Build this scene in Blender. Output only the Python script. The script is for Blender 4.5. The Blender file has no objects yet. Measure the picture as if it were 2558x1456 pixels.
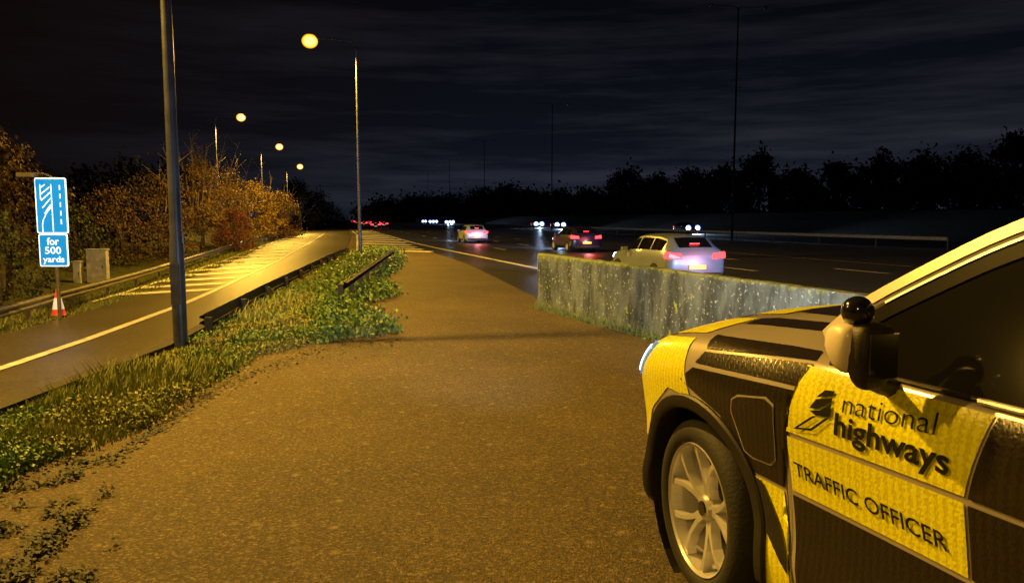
import bpy, bmesh, math, random
from math import sin, cos, tan, atan, atan2, pi, sqrt, radians as R
from mathutils import Vector, Matrix
from mathutils import noise as mn
from mathutils.bvhtree import BVHTree
random.seed(7)
C = bpy.context.scene.collection
# ------------------------------------------------------------------ camera
H = 1.6; F = 1854.0; P = atan(180/1854); MZ = -.3
cam = bpy.data.objects.new('camera', bpy.data.cameras.new('camera')); C.objects.link(cam)
cam.location = (0, 0, H); cam.rotation_euler = (pi/2-P, 0, 0)
cam.data.sensor_width = 36; cam.data.lens = 36*F/2558; cam.data.clip_end = 5000; cam.data.clip_start = .05
bpy.context.scene.camera = cam
def ray(px, py):
    a = (px-1279)/F; b = (728-py)/F
    return Vector((a, cos(P)+b*sin(P), -sin(P)+b*cos(P)))
def gp(px, py, z=0):
    d = ray(px, py); t = (z-H)/d.z
    return (d.x*t, d.y*t)
def sstep(a, b, x):
    t = min(1, max(0, (x-a)/(b-a))); return t*t*(3-2*t)
def S(y): return MZ-.7*(1-sstep(22, 62, y))
def IZ(y): return MZ*sstep(28, 55, y)
def gps(px, py, dz=0):
    d = ray(px, py)
    lo, hi = 0, 600
    for i in range(60):
        m = (lo+hi)/2
        if H+d.z*m > S(d.y*m)+dz: lo = m
        else: hi = m
    return (d.x*lo, d.y*lo)
def interp(pts, y):
    if y <= pts[0][0]:
        (a, b), (c, e) = pts[0], pts[1]
    elif y >= pts[-1][0]:
        (a, b), (c, e) = pts[-2], pts[-1]
    else:
        for i in range(len(pts)-1):
            if pts[i][0] <= y <= pts[i+1][0]: break
        (a, b), (c, e) = pts[i], pts[i+1]
    return b+(e-b)*(y-a)/(c-a)
EXP = [(-60, 26.7), (0, 9.3), (28.7, .95), (56.8, -7.2), (146, -28.7), (400, -88), (600, -137), (1500, -370)]
def EX(y):
    return sum(interp(EXP, y+k*4) for k in range(-2, 3))/5
ELP = [(-40, -5.2), (0, -4.3)] + [(b, a) for a, b in (gp(0, 1040), gp(200, 962), gp(440, 868), gp(660, 740), gp(860, 632))] + [(90, -19.4), (148, -33), (400, -91), (1500, -380)]
def EL(y): return interp(ELP, y)
LWP = [(b, a) for a, b in (gps(0, 925), gps(220, 850), gps(450, 765), gps(600, 697), gps(700, 650), gps(770, 610), gps(820, 578))]
LWP = [(-30, LWP[0][1]+1.5)] + LWP
def LW(y): return interp(LWP, y)
LEP = [(b, a) for a, b in (gps(0, 838), gps(200, 785), gps(400, 722), gps(560, 665), gps(740, 592))]
LEP = [(-30, LEP[0][1]+1)] + LEP + [(170, -44)]
def LE(y): return interp(LEP, y)
SHP = [(-30, 9), (5, 4.3), (10, 2.3), (14, .75)] + [(b, a) for a, b in (gp(1335, 742), gp(1180, 665), gp(1040, 612))]
SHP += [(62, EX(62)-.6), (150, EX(150)-.6), (400, EX(400)-.6), (1500, EX(1500)-.6)]
def SH(y): return max(interp(SHP, y), EL(y)+.1)
# ------------------------------------------------------------------ materials
def mat(name, col, rough=.6, metal=0, col2=None, scale=5, bump=0, bscale=None, emit=None, es=0, coat=0, island=False, stretch=None, spec=.5, rim=None):
    m = bpy.data.materials.new(name); m.use_nodes = True; nt = m.node_tree; N = nt.nodes; K = nt.links
    b = N['Principled BSDF']; b.inputs['Roughness'].default_value = rough; b.inputs['Metallic'].default_value = metal
    b.inputs['Coat Weight'].default_value = coat; b.inputs['Coat Roughness'].default_value = .08
    b.inputs['Specular IOR Level'].default_value = spec
    col2 = col2 or tuple(c*.8 for c in col)
    tc = N.new('ShaderNodeTexCoord'); n = N.new('ShaderNodeTexNoise'); n.inputs['Scale'].default_value = scale; n.inputs['Detail'].default_value = 5
    src = tc.outputs['Object']
    if stretch:
        mp = N.new('ShaderNodeMapping'); mp.inputs['Scale'].default_value = stretch; K.new(src, mp.inputs[0]); src = mp.outputs[0]
    K.new(src, n.inputs['Vector'])
    r = N.new('ShaderNodeValToRGB'); r.color_ramp.elements[0].position = .35; r.color_ramp.elements[1].position = .65
    r.color_ramp.elements[0].color = (*col2, 1); r.color_ramp.elements[1].color = (*col, 1)
    if island:
        g = N.new('ShaderNodeNewGeometry'); mx = N.new('ShaderNodeMath'); mx.operation = 'MULTIPLY_ADD'; mx.inputs[1].default_value = .5
        hf = N.new('ShaderNodeMath'); hf.operation = 'MULTIPLY'; hf.inputs[1].default_value = .5
        K.new(n.outputs['Fac'], hf.inputs[0]); K.new(g.outputs['Random Per Island'], mx.inputs[0]); K.new(hf.outputs[0], mx.inputs[2]); K.new(mx.outputs[0], r.inputs[0])
        r.color_ramp.elements[0].position = .15; r.color_ramp.elements[1].position = .85
    else: K.new(n.outputs['Fac'], r.inputs[0])
    K.new(r.outputs[0], b.inputs['Base Color'])
    if bump:
        n2 = N.new('ShaderNodeTexNoise'); n2.inputs['Scale'].default_value = bscale or scale*4; n2.inputs['Detail'].default_value = 4; K.new(tc.outputs['Object'], n2.inputs['Vector'])
        bp = N.new('ShaderNodeBump'); bp.inputs['Strength'].default_value = bump; bp.inputs['Distance'].default_value = .02
        K.new(n2.outputs['Fac'], bp.inputs['Height']); K.new(bp.outputs[0], b.inputs['Normal'])
    if emit:
        b.inputs['Emission Color'].default_value = (*emit, 1); b.inputs['Emission Strength'].default_value = es
        if rim:   # edge colours imitate the glare halo of a lamp, painted into its emission
            lw = N.new('ShaderNodeLayerWeight'); lw.inputs[0].default_value = .5
            rr = N.new('ShaderNodeValToRGB'); e_ = rr.color_ramp.elements; e_[0].position = .08; e_[0].color = (*[min(c*es, 60) for c in emit], 1); e_[1].position = .97; e_[1].color = (*rim[1], 1)
            k_ = e_.new(.42); k_.color = (*rim[0], 1); K.new(lw.outputs['Facing'], rr.inputs[0]); K.new(rr.outputs[0], b.inputs['Emission Color']); b.inputs['Emission Strength'].default_value = 1
    return m
def asphalt(name, c1, c2, rough=.75, chip=60, patch=.35, bump=.6, light=(.3, .25, .18), chipamt=.5, fine=22, spots=0, lo=.4):
    m = bpy.data.materials.new(name); m.use_nodes = True; nt = m.node_tree; N = nt.nodes; K = nt.links
    b = N['Principled BSDF']; b.inputs['Roughness'].default_value = rough
    tc = N.new('ShaderNodeTexCoord')
    v = N.new('ShaderNodeTexVoronoi'); v.inputs['Scale'].default_value = chip; K.new(tc.outputs['Object'], v.inputs['Vector'])
    n = N.new('ShaderNodeTexNoise'); n.inputs['Scale'].default_value = patch; n.inputs['Detail'].default_value = 8; n.inputs['Roughness'].default_value = .65; K.new(tc.outputs['Object'], n.inputs['Vector'])
    n3 = N.new('ShaderNodeTexNoise'); n3.inputs['Scale'].default_value = fine; n3.inputs['Detail'].default_value = 6; n3.inputs['Roughness'].default_value = .8; K.new(tc.outputs['Object'], n3.inputs['Vector'])
    r = N.new('ShaderNodeValToRGB'); r.color_ramp.elements[0].color = (*c2, 1); r.color_ramp.elements[1].color = (*c1, 1); r.color_ramp.elements[0].position = .32; r.color_ramp.elements[1].position = .68
    K.new(n.outputs['Fac'], r.inputs[0])
    sp = N.new('ShaderNodeSeparateColor'); K.new(v.outputs['Color'], sp.inputs[0])
    cr = N.new('ShaderNodeValToRGB'); cr.color_ramp.elements[0].position = .6; cr.color_ramp.elements[0].color = (0, 0, 0, 1); cr.color_ramp.elements[1].position = .97; cr.color_ramp.elements[1].color = (chipamt,)*3+(1,)
    K.new(sp.outputs[0], cr.inputs[0])
    mx = N.new('ShaderNodeMix'); mx.data_type = 'RGBA'; K.new(cr.outputs[0], mx.inputs[0]); K.new(r.outputs[0], mx.inputs[6]); mx.inputs[7].default_value = (*light, 1)
    out = mx.outputs[2]
    if spots:
        v2 = N.new('ShaderNodeTexVoronoi'); v2.inputs['Scale'].default_value = spots; v2.inputs['Randomness'].default_value = 1; K.new(tc.outputs['Object'], v2.inputs['Vector'])
        cr2 = N.new('ShaderNodeValToRGB'); cr2.color_ramp.elements[0].position = .12; cr2.color_ramp.elements[0].color = (.6,)*3+(1,); cr2.color_ramp.elements[1].position = .2; cr2.color_ramp.elements[1].color = (0, 0, 0, 1)
        dn = N.new('ShaderNodeMath'); dn.operation = 'ADD'; n5 = N.new('ShaderNodeMath'); n5.operation = 'MULTIPLY_ADD'; n5.inputs[1].default_value = .5; n5.inputs[2].default_value = -.22; K.new(n3.outputs['Fac'], n5.inputs[0]); K.new(v2.outputs['Distance'], dn.inputs[0]); K.new(n5.outputs[0], dn.inputs[1]); K.new(dn.outputs[0], cr2.inputs[0])
        m2 = N.new('ShaderNodeMix'); m2.data_type = 'RGBA'; K.new(cr2.outputs[0], m2.inputs[0]); K.new(out, m2.inputs[6]); m2.inputs[7].default_value = (*light, 1); out = m2.outputs[2]
    mul = N.new('ShaderNodeMix'); mul.data_type = 'RGBA'; mul.blend_type = 'MULTIPLY'; mul.inputs[0].default_value = 1
    r3 = N.new('ShaderNodeValToRGB'); r3.color_ramp.elements[0].position = .40; r3.color_ramp.elements[0].color = (lo, lo, lo, 1); r3.color_ramp.elements[1].position = .60; r3.color_ramp.elements[1].color = (1.3, 1.3, 1.3, 1)
    K.new(n3.outputs['Fac'], r3.inputs[0]); K.new(out, mul.inputs[6]); K.new(r3.outputs[0], mul.inputs[7]); K.new(mul.outputs[2], b.inputs['Base Color'])
    ad = N.new('ShaderNodeMath'); ad.operation = 'ADD'; K.new(v.outputs['Distance'], ad.inputs[0]); K.new(n3.outputs['Fac'], ad.inputs[1])
    bp = N.new('ShaderNodeBump'); bp.inputs['Strength'].default_value = bump; bp.inputs['Distance'].default_value = .009; K.new(ad.outputs[0], bp.inputs['Height']); K.new(bp.outputs[0], b.inputs['Normal'])
    return m
M = {}
M['apron'] = asphalt('worn_tarmac', (.112, .08, .034), (.045, .033, .016), chip=85, patch=.5, light=(.32, .25, .12), bump=.9, chipamt=.5, fine=48, spots=5.5, lo=.32)
M['road'] = asphalt('road_asphalt', (.06, .062, .07), (.035, .036, .042), rough=.38, chip=80, patch=.3, light=(.12, .12, .12), bump=.2, chipamt=.3)
M['slip'] = asphalt('slip_asphalt', (.10, .085, .05), (.065, .057, .036), rough=.44, chip=60, patch=.4, light=(.18, .15, .09), bump=.3, chipamt=.25)
M['ground'] = mat('grassy_earth', (.05, .055, .02), .95, col2=(.02, .022, .01), scale=3, bump=.8, bscale=18)
M['paint'] = mat('road_paint', (.8, .8, .8), .6, col2=(.5, .5, .5), scale=6)
M['paint_worn'] = mat('worn_road_paint', (.5, .46, .38), .7, col2=(.2, .18, .15), scale=3)
M['kerb'] = mat('kerb_concrete', (.03, .027, .022), .9, scale=6)
M['steel'] = mat('galvanised_steel', (.2, .19, .17), .5, metal=.4, col2=(.12, .11, .1), scale=6)
M['litsteel'] = mat('headlit_galvanised_steel', (.6, .64, .68), .5, metal=.1, col2=(.42, .45, .5), scale=6)  # brightened steel copy; oncoming headlight shine put into the colour
M['darksteel'] = mat('weathered_steel', (.03, .028, .026), .6, metal=.3, scale=6)
M['pole'] = mat('painted_pole', (.10, .11, .15), .4, metal=.3, col2=(.055, .06, .085), scale=4)
M['darkpole'] = mat('unlit_pole', (.010, .010, .012), .8, scale=4, spec=.1)  # near-black copy of the pole paint; lack of light put into its colour
M['na'] = mat('sodium_lens', (.2, .1, .02), emit=(1, .62, .11), es=3.6, rim=((2.2, .80, .03), (.40, .08, .002)))
M['na2'] = mat('distant_sodium_lens', (.2, .1, .02), emit=(1, .66, .2), es=3.6, rim=((2.2, .85, .05), (.38, .08, .003)))
M['housing'] = mat('lamp_housing', (.03, .03, .03), .5, scale=8)
M['lens_off'] = mat('unlit_lens', (.05, .05, .05), .4, scale=8)
M['bark'] = mat('bark', (.07, .05, .035), .9, col2=(.03, .022, .016), scale=9, bump=.5)
M['twig'] = mat('pale_twigs', (.3, .22, .1), .9, col2=(.15, .1, .05), scale=9)
M['leaf_dark'] = mat('unlit_foliage', (.009, .010, .007), .9, col2=(.004, .005, .003), scale=.6, island=True, spec=.05)  # near-black leaves: absence of lamp light put into the colour
M['leaf_green'] = mat('green_foliage', (.07, .085, .025), .7, col2=(.018, .022, .008), scale=.8, island=True)
M['leaf_orange'] = mat('autumn_foliage', (.46, .30, .03), .7, col2=(.08, .045, .01), scale=.7, island=True)
M['leaf_brown'] = mat('darkened_brown_foliage', (.10, .052, .018), .7, col2=(.02, .013, .006), scale=.7, island=True)  # brown leaves darkened further; the unlit left verge put into the colour
M['leaf_rust'] = mat('rust_foliage', (.28, .085, .018), .7, col2=(.05, .018, .008), scale=.8, island=True)
M['weed'] = mat('weed_leaves', (.16, .30, .06), .5, col2=(.04, .075, .018), scale=2.5, island=True)
M['weed2'] = mat('dry_weed_leaves', (.30, .34, .07), .6, col2=(.07, .08, .018), scale=2.5, island=True)
M['grass'] = mat('grass_blades', (.30, .33, .09), .6, col2=(.09, .12, .03), scale=2.5, island=True)
M['litter'] = mat('ivy_litter', (.04, .045, .018), .7, col2=(.012, .015, .007), scale=2.5, island=True)
# ------------------------------------------------------------------ mesh builder
class MB:
    def __init__(s): s.v = []; s.f = []
    def add(s, vs, fs):
        o = len(s.v); s.v += [tuple(v) for v in vs]; s.f += [tuple(i+o for i in f) for f in fs]
    def box(s, c, d, rot=0, bev=0):
        cx, cy, cz = c; dx, dy, dz = d[0]/2, d[1]/2, d[2]/2
        vs = []
        for z in (-dz, dz):
            for x, y in ((-dx, -dy), (dx, -dy), (dx, dy), (-dx, dy)):
                vs.append((cx+x*cos(rot)-y*sin(rot), cy+x*sin(rot)+y*cos(rot), cz+z))
        s.add(vs, [(3, 2, 1, 0), (4, 5, 6, 7), (0, 1, 5, 4), (1, 2, 6, 5), (2, 3, 7, 6), (3, 0, 4, 7)])
    def tube(s, pts, rs, n=10, cap=True):
        pts = [Vector(p) for p in pts]
        if not isinstance(rs, (list, tuple)): rs = [rs]*len(pts)
        vs = []
        for i, p in enumerate(pts):
            t = (pts[min(i+1, len(pts)-1)]-pts[max(i-1, 0)]).normalized()
            a = t.cross(Vector((0, 0, 1)))
            if a.length < .05: a = t.cross(Vector((0, 1, 0)))
            a.normalize(); b = t.cross(a)
            for k in range(n):
                w = 2*pi*k/n; vs.append(p+(a*cos(w)+b*sin(w))*rs[i])
        fs = []
        for i in range(len(pts)-1):
            for k in range(n):
                k2 = (k+1) % n; fs.append((i*n+k, i*n+k2, (i+1)*n+k2, (i+1)*n+k))
        if cap: fs.append(tuple(range(n))[::-1]); fs.append(tuple((len(pts)-1)*n+k for k in range(n)))
        s.add(vs, fs)
    def lathe(s, prof, c, axis='z', n=24):
        vs = []; c = Vector(c)
        for r, h in prof:
            for k in range(n):
                w = 2*pi*k/n
                if axis == 'z': q = (r*cos(w), r*sin(w), h)
                elif axis == 'y': q = (r*cos(w), h, r*sin(w))
                else: q = (h, r*cos(w), r*sin(w))
                vs.append(c+Vector(q))
        fs = []
        for i in range(len(prof)-1):
            for k in range(n):
                k2 = (k+1) % n; fs.append((i*n+k, i*n+k2, (i+1)*n+k2, (i+1)*n+k))
        s.add(vs, fs)
    def quad(s, a, b, c, d): s.add([a, b, c, d], [(0, 1, 2, 3)])
    def build(s, name, m, parent=None, smooth=False):
        me = bpy.data.meshes.new(name); me.from_pydata(s.v, [], s.f); me.update()
        return link(name, me, m, parent, smooth)
def link(name, me, m, parent=None, smooth=False, recalc=True):
    if recalc:
        bm = bmesh.new(); bm.from_mesh(me); bmesh.ops.recalc_face_normals(bm, faces=bm.faces); bm.to_mesh(me); bm.free()
    me.materials.clear(); me.materials.append(m)
    o = bpy.data.objects.new(name, me); C.objects.link(o)
    if smooth:
        for p in me.polygons: p.use_smooth = True
        if smooth != 'all':
            try: me.set_sharp_from_angle(angle=R(40))
            except Exception: pass
    if parent: o.parent = parent
    return o
def empty(name, label, cat, loc, rotz=0, group=None):
    o = bpy.data.objects.new(name, None); C.objects.link(o); o.empty_display_size = .2
    o.location = loc; o.rotation_euler = (0, 0, rotz); o['label'] = label; o['category'] = cat
    if group: o['group'] = group
    return o
def tag(o, label=None, cat=None, group=None, kind=None):
    if label: o['label'] = label
    if cat: o['category'] = cat
    if group: o['group'] = group
    if kind: o['kind'] = kind
    return o
def light(name, typ, loc, energy, col, parent=None, **kw):
    l = bpy.data.lights.new(name, typ); l.energy = energy; l.color = col
    for k, v in kw.items(): setattr(l, k, v)
    o = bpy.data.objects.new(name, l); C.objects.link(o); o.location = loc
    if parent: o.parent = parent
    return o
def aim(o, d): o.rotation_euler = Vector(d).to_track_quat('-Z', 'Y').to_euler()
# ------------------------------------------------------------------ ground
YS = [-30+i for i in range(0, 101)] + [72, 75, 78, 82, 86, 90, 95, 100, 106, 112, 120, 130, 140, 150, 165, 180, 200, 230, 260, 300, 350, 400, 500, 600, 800, 1100, 1500]
def bank(x, y):
    d = LE(y)-1.6-x
    return 1.4*sstep(1.5, 9, d)
PRO = [(48, MZ), (51, .0), (55, 1.5), (59, 2.6), (70, 2.9), (90, 3), (150, 3), (500, 3)]
def goff(off): return interp(PRO, off) if off > 48 else MZ
mb = MB(); cols = None
for y in YS:
    e = EL(y); m_ = EX(y); le = min(LE(y), e-2) if y < 150 else e-6; sh = SH(y)
    row = []
    for dx in (-500, -250, -120, -70, -40, -25, -16, -10, -7, -5, -3, -1.5): row.append((le+dx, S(y)+(bank(le+dx, y) if y < 150 else 1.4*sstep(3, 12, -dx))))
    row += [(le, S(y)), (e-.03, S(y)), (e, IZ(y)), ((e+sh)/2, IZ(y)), (sh, IZ(y)), (sh+.5, MZ)]
    for dx, z in [(5, MZ), (20, MZ), (30, MZ)]+PRO: row.append((m_+dx, z))
    cols = len(row); mb.v += [(x, y, z) for x, z in row]
for j in range(len(YS)-1):
    for i in range(cols-1):
        a = j*cols+i; mb.f.append((a, a+1, a+cols+1, a+cols))
tag(mb.build('ground', M['ground']), kind='structure')
def sheet(name, m, xl, xr, zf, y0, y1, n=3):
    mb = MB(); ys = [y0]+[y for y in YS if y0 < y < y1]+[y1]
    for y in ys:
        a, b = xl(y), xr(y)
        for i in range(n+1): mb.v.append((a+(b-a)*i/n, y, zf(y)))
    for j in range(len(ys)-1):
        for i in range(n):
            a = j*(n+1)+i; mb.f.append((a, a+1, a+n+2, a+n+1))
    return tag(mb.build(name, m), kind='structure')
sheet('tarmac_apron', M['apron'], lambda y: EL(y)+.02, SH, lambda y: IZ(y)+.006, -30, 150)
sheet('motorway', M['road'], lambda y: SH(y)+.5, lambda y: EX(y)+29.5, lambda y: MZ+.008, -30, 1500, 6)
sheet('far_carriageway', M['road'], lambda y: EX(y)+33, lambda y: EX(y)+47.5, lambda y: MZ+.012, -30, 1500, 4)
sheet('slip_road', M['slip'], LE, lambda y: EL(y)-.04, lambda y: S(y)+.02, -30, 148, 4)
mb = MB(); ys = [-10+i for i in range(0, 47)]
for y in ys:
    e = EL(y); z = IZ(y); mb.v += [(e-.14, y, S(y)), (e-.14, y, z+.07), (e+.02, y, z+.07), (e+.02, y, z-.02)]
for j in range(len(ys)-1):
    for i in range(3): mb.f.append((j*4+i, j*4+i+1, j*4+i+5, j*4+i+4))
tag(mb.build('kerb', M['kerb']), kind='structure')
def strip(mb, xf, y0, y1, w, zf, step=1.0):
    n = max(1, int(math.ceil((y1-y0)/step))); o = len(mb.v)
    for j in range(n+1):
        y = y0+(y1-y0)*j/n; x = xf(y); mb.v += [(x-w/2, y, zf(y)), (x+w/2, y, zf(y))]
    for j in range(n): a = o+2*j; mb.f.append((a, a+1, a+3, a+2))
zm = lambda y: MZ+.017
mb = MB(); strip(mb, EX, 8, 500, .26, zm, 3)
tag(mb.build('edge_line_marking', M['paint']), kind='structure')
for k, off in enumerate((3.8, 7.6, 11.4)):
    mb = MB(); y = 10.5-k*1.3
    while y < 300: strip(mb, lambda q: EX(q)+off, y, y+2.6, .2, zm); y += 9
    tag(mb.build('lane_line_marking', M['paint']), kind='structure')
mb = MB(); strip(mb, lambda y: EX(y)+15.4, 0, 400, .16, zm, 4); tag(mb.build('edge_line_marking', M['paint_worn']), kind='structure')
zs = lambda y: S(y)+.036
mb = MB(); strip(mb, LW, 4, 100, .22, zs); tag(mb.build('slip_line_marking', M['paint']), kind='structure')
mb = MB()
y = 26.5
while y < 76:
    a = LW(y)-.25; b = LW(y)-2.9
    o = len(mb.v); n = 4; wd = .9+.012*(y-26)
    for i in range(n+1):
        t = i/n; yy = y-1.8*t; x = a+(b-a)*t; mb.v += [(x, yy, zs(yy)), (x, yy+wd, zs(yy+wd))]
    for i in range(n): q = o+2*i; mb.f.append((q, q+1, q+3, q+2))
    y += 2.3+.03*(y-26)
strip(mb, lambda q: LW(q)-3.0, 23, 76, .15, zs)
tag(mb.build('hatch_marking', M['paint']), kind='structure')
mb = MB(); y = 41
zn = lambda y: IZ(y)+.022
strip(mb, lambda q: EL(q)+.7, 36, 148, .25, zn)
while y < 140:
    a = EL(y)+.8; st = 3+.05*(y-40); wd = 1.9+.03*(y-40); n = 4; o = len(mb.v); b = SH(y-st)-.1
    for i in range(n+1):
        t = i/n; yy = y-st*t; x = a+(b-a)*t; mb.v += [(x, yy, zn(yy)), (x, yy+wd, zn(yy+wd))]
    for i in range(n): q = o+2*i; mb.f.append((q, q+1, q+3, q+2))
    y += 5+.07*(y-40)
tag(mb.build('nose_hatch_marking', M['paint']), kind='structure')
# ------------------------------------------------------------------ guard rails
def sweep(mb, prof, path):
    n = len(prof)
    o = len(mb.v)
    for i, p in enumerate(path):
        a = Vector(path[max(0, i-1)]); b = Vector(path[min(len(path)-1, i+1)]); t = (b-a); t.z = 0; t.normalize(); nn = Vector((t.y, -t.x, 0))
        for u, w in prof: mb.v.append(tuple(Vector(p)+nn*u+Vector((0, 0, w))))
    for i in range(len(path)-1):
        for k in range(n-1): a = o+i*n+k; mb.f.append((a, a+1, a+n+1, a+n))
WB = [(0, .31), (.0, .28), (.06, .24), (.06, .2), (0, .16), (0, .12), (.06, .08), (.06, .04), (0, 0), (0, -.02), (-.012, -.02), (-.012, .31), (0, .31)]
def rail(label, path, hgt, m, post_step, group, prof=WB, side=1, pm=None, tall=.31, cap=100):
    g = empty('guard_rail', label, 'guard rail', path[0]); o0 = Vector(path[0])
    mb = MB(); sweep(mb, [(u*side, w*tall/.31) for u, w in prof], [Vector(p)+Vector((0, 0, hgt-tall))-o0 for p in path]); mb.build('beam', m, g)
    L = 0; nxt = 0; cnt = 0
    for i in range(len(path)-1):
        a = Vector(path[i]); b = Vector(path[i+1]); d = (b-a).length
        while nxt <= L+d and cnt < cap:
            q = a+(b-a)*((nxt-L)/d)-o0; t = (b-a).normalized(); ang = atan2(t.y, t.x)
            pb = MB(); pb.box((q.x-side*.06*t.y, q.y+side*.06*t.x, q.z+(hgt-.04)/2-.1), (.06, .1, hgt+.14), ang); pb.build('post', pm or m, g); nxt += post_step; cnt += 1
        L += d
    return g
LRT = [(b, a) for a, b in (gps(0, 768, .6), gps(88, 742, .6), (gps(250, 702, .6)), gps(440, 650, .6), gps(600, 603, .6), gps(740, 572, .6))]
LRT = [(4, LRT[0][1]+1.6)]+LRT
path = [(interp(LRT, y), y, S(y)) for y in [6+2*i for i in range(0, 44)]]
rail('long galvanised guard rail along the far left side of the slip road', path, .6, M['steel'], 3.2, None, side=1, tall=.26)
path = [(EL(y)+.1, y, IZ(y)) for y in [10.2+1.5*i for i in range(0, 19)]]
rail('low dark guard rail along the slip road side of the weedy island', path, .30, M['darksteel'], 2.4, None, side=-1, tall=.16)
path = [(-3.0-1.35*t, 13.2+14*t, 0) for t in [i/8 for i in range(9)]]
rail('short dark guard rail with posts on the right of the weedy island', path, .50, M['darksteel'], 1.6, None, side=1, tall=.13)
MR = lambda y: EX(y)+31
path = [(MR(y), y, MZ) for y in [46+6*i for i in range(0, 60)]]
rail('long steel guard rail on the central reservation of the motorway', path, .80, M['litsteel'], 6, None, side=-1, pm=M['steel'], cap=60, tall=.2)
# ------------------------------------------------------------------ street lamps
def lamp(label, loc, hgt, arm, lit=True, energy=6000, near=False, lens='na', group='lit lamp columns beside the slip road', double=False, rb=.085, col=(1, .54, .075), ls=1.0):
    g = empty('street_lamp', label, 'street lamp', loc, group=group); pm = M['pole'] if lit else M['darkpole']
    mb = MB(); mb.tube([(0, 0, -.3), (0, 0, 1.3), (0, 0, 1.4), (0, 0, hgt-.3)], [rb, rb, rb*.85, rb*.5], 14); mb.build('pole', pm, g, True)
    if near:
        d = MB(); d.box((.0, -rb, .8), (.11, .02, .5)); d.build('access_door', M['pole'], g)
    hs = .7 if double else 1.0
    for sg in ((1, -1) if double else (1,)):
        ax, ay = arm[0]*sg, arm[1]*sg
        mb = MB(); mb.tube([(0, 0, hgt-.35), (ax*.04, ay*.04, hgt-.06), (ax*.12, ay*.12, hgt+.05), (ax*.82, ay*.82, hgt+.1)], [rb*.5, rb*.42, .026, .018], 8); mb.build('arm', M['housing'] if lit else pm, g, True)
        ang = atan2(ay, ax); c = Vector((ax, ay, hgt+.1))
        hb = MB(); hb.lathe([(.0, .13), (.12, .12), (.2, .06), (.22, 0), (.2, -.02)], (0, 0, 0), 'z', 16)
        hb.v = [(c.x+(v[0]*1.5*hs)*cos(ang)-v[1]*hs*sin(ang), c.y+(v[0]*1.5*hs)*sin(ang)+v[1]*hs*cos(ang), c.z+v[2]*hs) for v in hb.v]; hb.build('lamp_head', M['housing'] if lit else pm, g, True)
        lb = MB()
        if lit: prof = [(.235*cos(R(a))+0, .235*sin(R(a))-.10) for a in (60, 45, 30, 15, 0, -15, -30, -45, -60, -75, -89.9)]  # lit lens drawn as a large globe, lamp halo put into its shape
        else: prof = [(.19, -.015), (.17, -.08), (.1, -.13), (.0, -.14)]
        lb.lathe(prof, (0, 0, 0), 'z', 24)
        q_ = 1.15*ls
        lb.v = [(c.x+(v[0]*q_)*cos(ang)-v[1]*ls*sin(ang), c.y+(v[0]*q_)*sin(ang)+v[1]*ls*cos(ang), c.z+v[2]*ls) for v in lb.v]
        lb.build('lens', M[lens] if lit else M['lens_off'], g, 'all')
        if lit: light('sodium_light', 'SPOT', (c.x, c.y, c.z-.36*ls-.1), energy, col, g, shadow_soft_size=.12, spot_size=R(168), spot_blend=.35)
    return g
b1 = gp(452, 868); b2 = gp(900, 636)
lamp('nearest lamp column, its top out of frame, standing in the weeds', (*b1, 0), 9.4, (-1.9, -.4), True, 9500, True)
lamp('second lamp column with a bright amber lamp reaching left over the slip road', (*b2, 0), 9.4, (-1.95, -.4), True, 12500, col=(1, .53, .05), ls=1.3)
for i, (px, Y, lab) in enumerate(((550, 58, 'lit lamp column rising from the orange bushes, third nearest'), (660, 81, 'lit lamp column beyond the orange bushes, fourth nearest'), (722, 111, 'farthest lit lamp column, just above the end of the bushes'))):
    x = (px-1279)/F*Y; lamp(lab, (x, Y, S(Y)), 9.4-S(Y), (2.0, 0), True, 8500, lens='na2', rb=.09, col=(1, .56, .07), ls=(1.3, 1.5, 1.7)[i])
lamp('lit lamp column on the left verge beside the camera', (-13.5, 7, S(7)), 10.2, (2.0, 0), True, 3800)
lamp('lit lamp column behind the camera', (-2.6, -13, 0), 9.4, (-1.9, -.4), True, 2400)
for k, Y in enumerate((68, 124, 180, 236, 292)):
    lamp('unlit dark double armed lamp column on the central reservation, %s' % ['nearest', 'second nearest', 'third nearest', 'fourth nearest', 'farthest'][k], (MR(Y)-1.0, Y, MZ), 20.6, (2.5, .4), False, group='unlit lamp columns on the central reservation', double=True, rb=.12)
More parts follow.
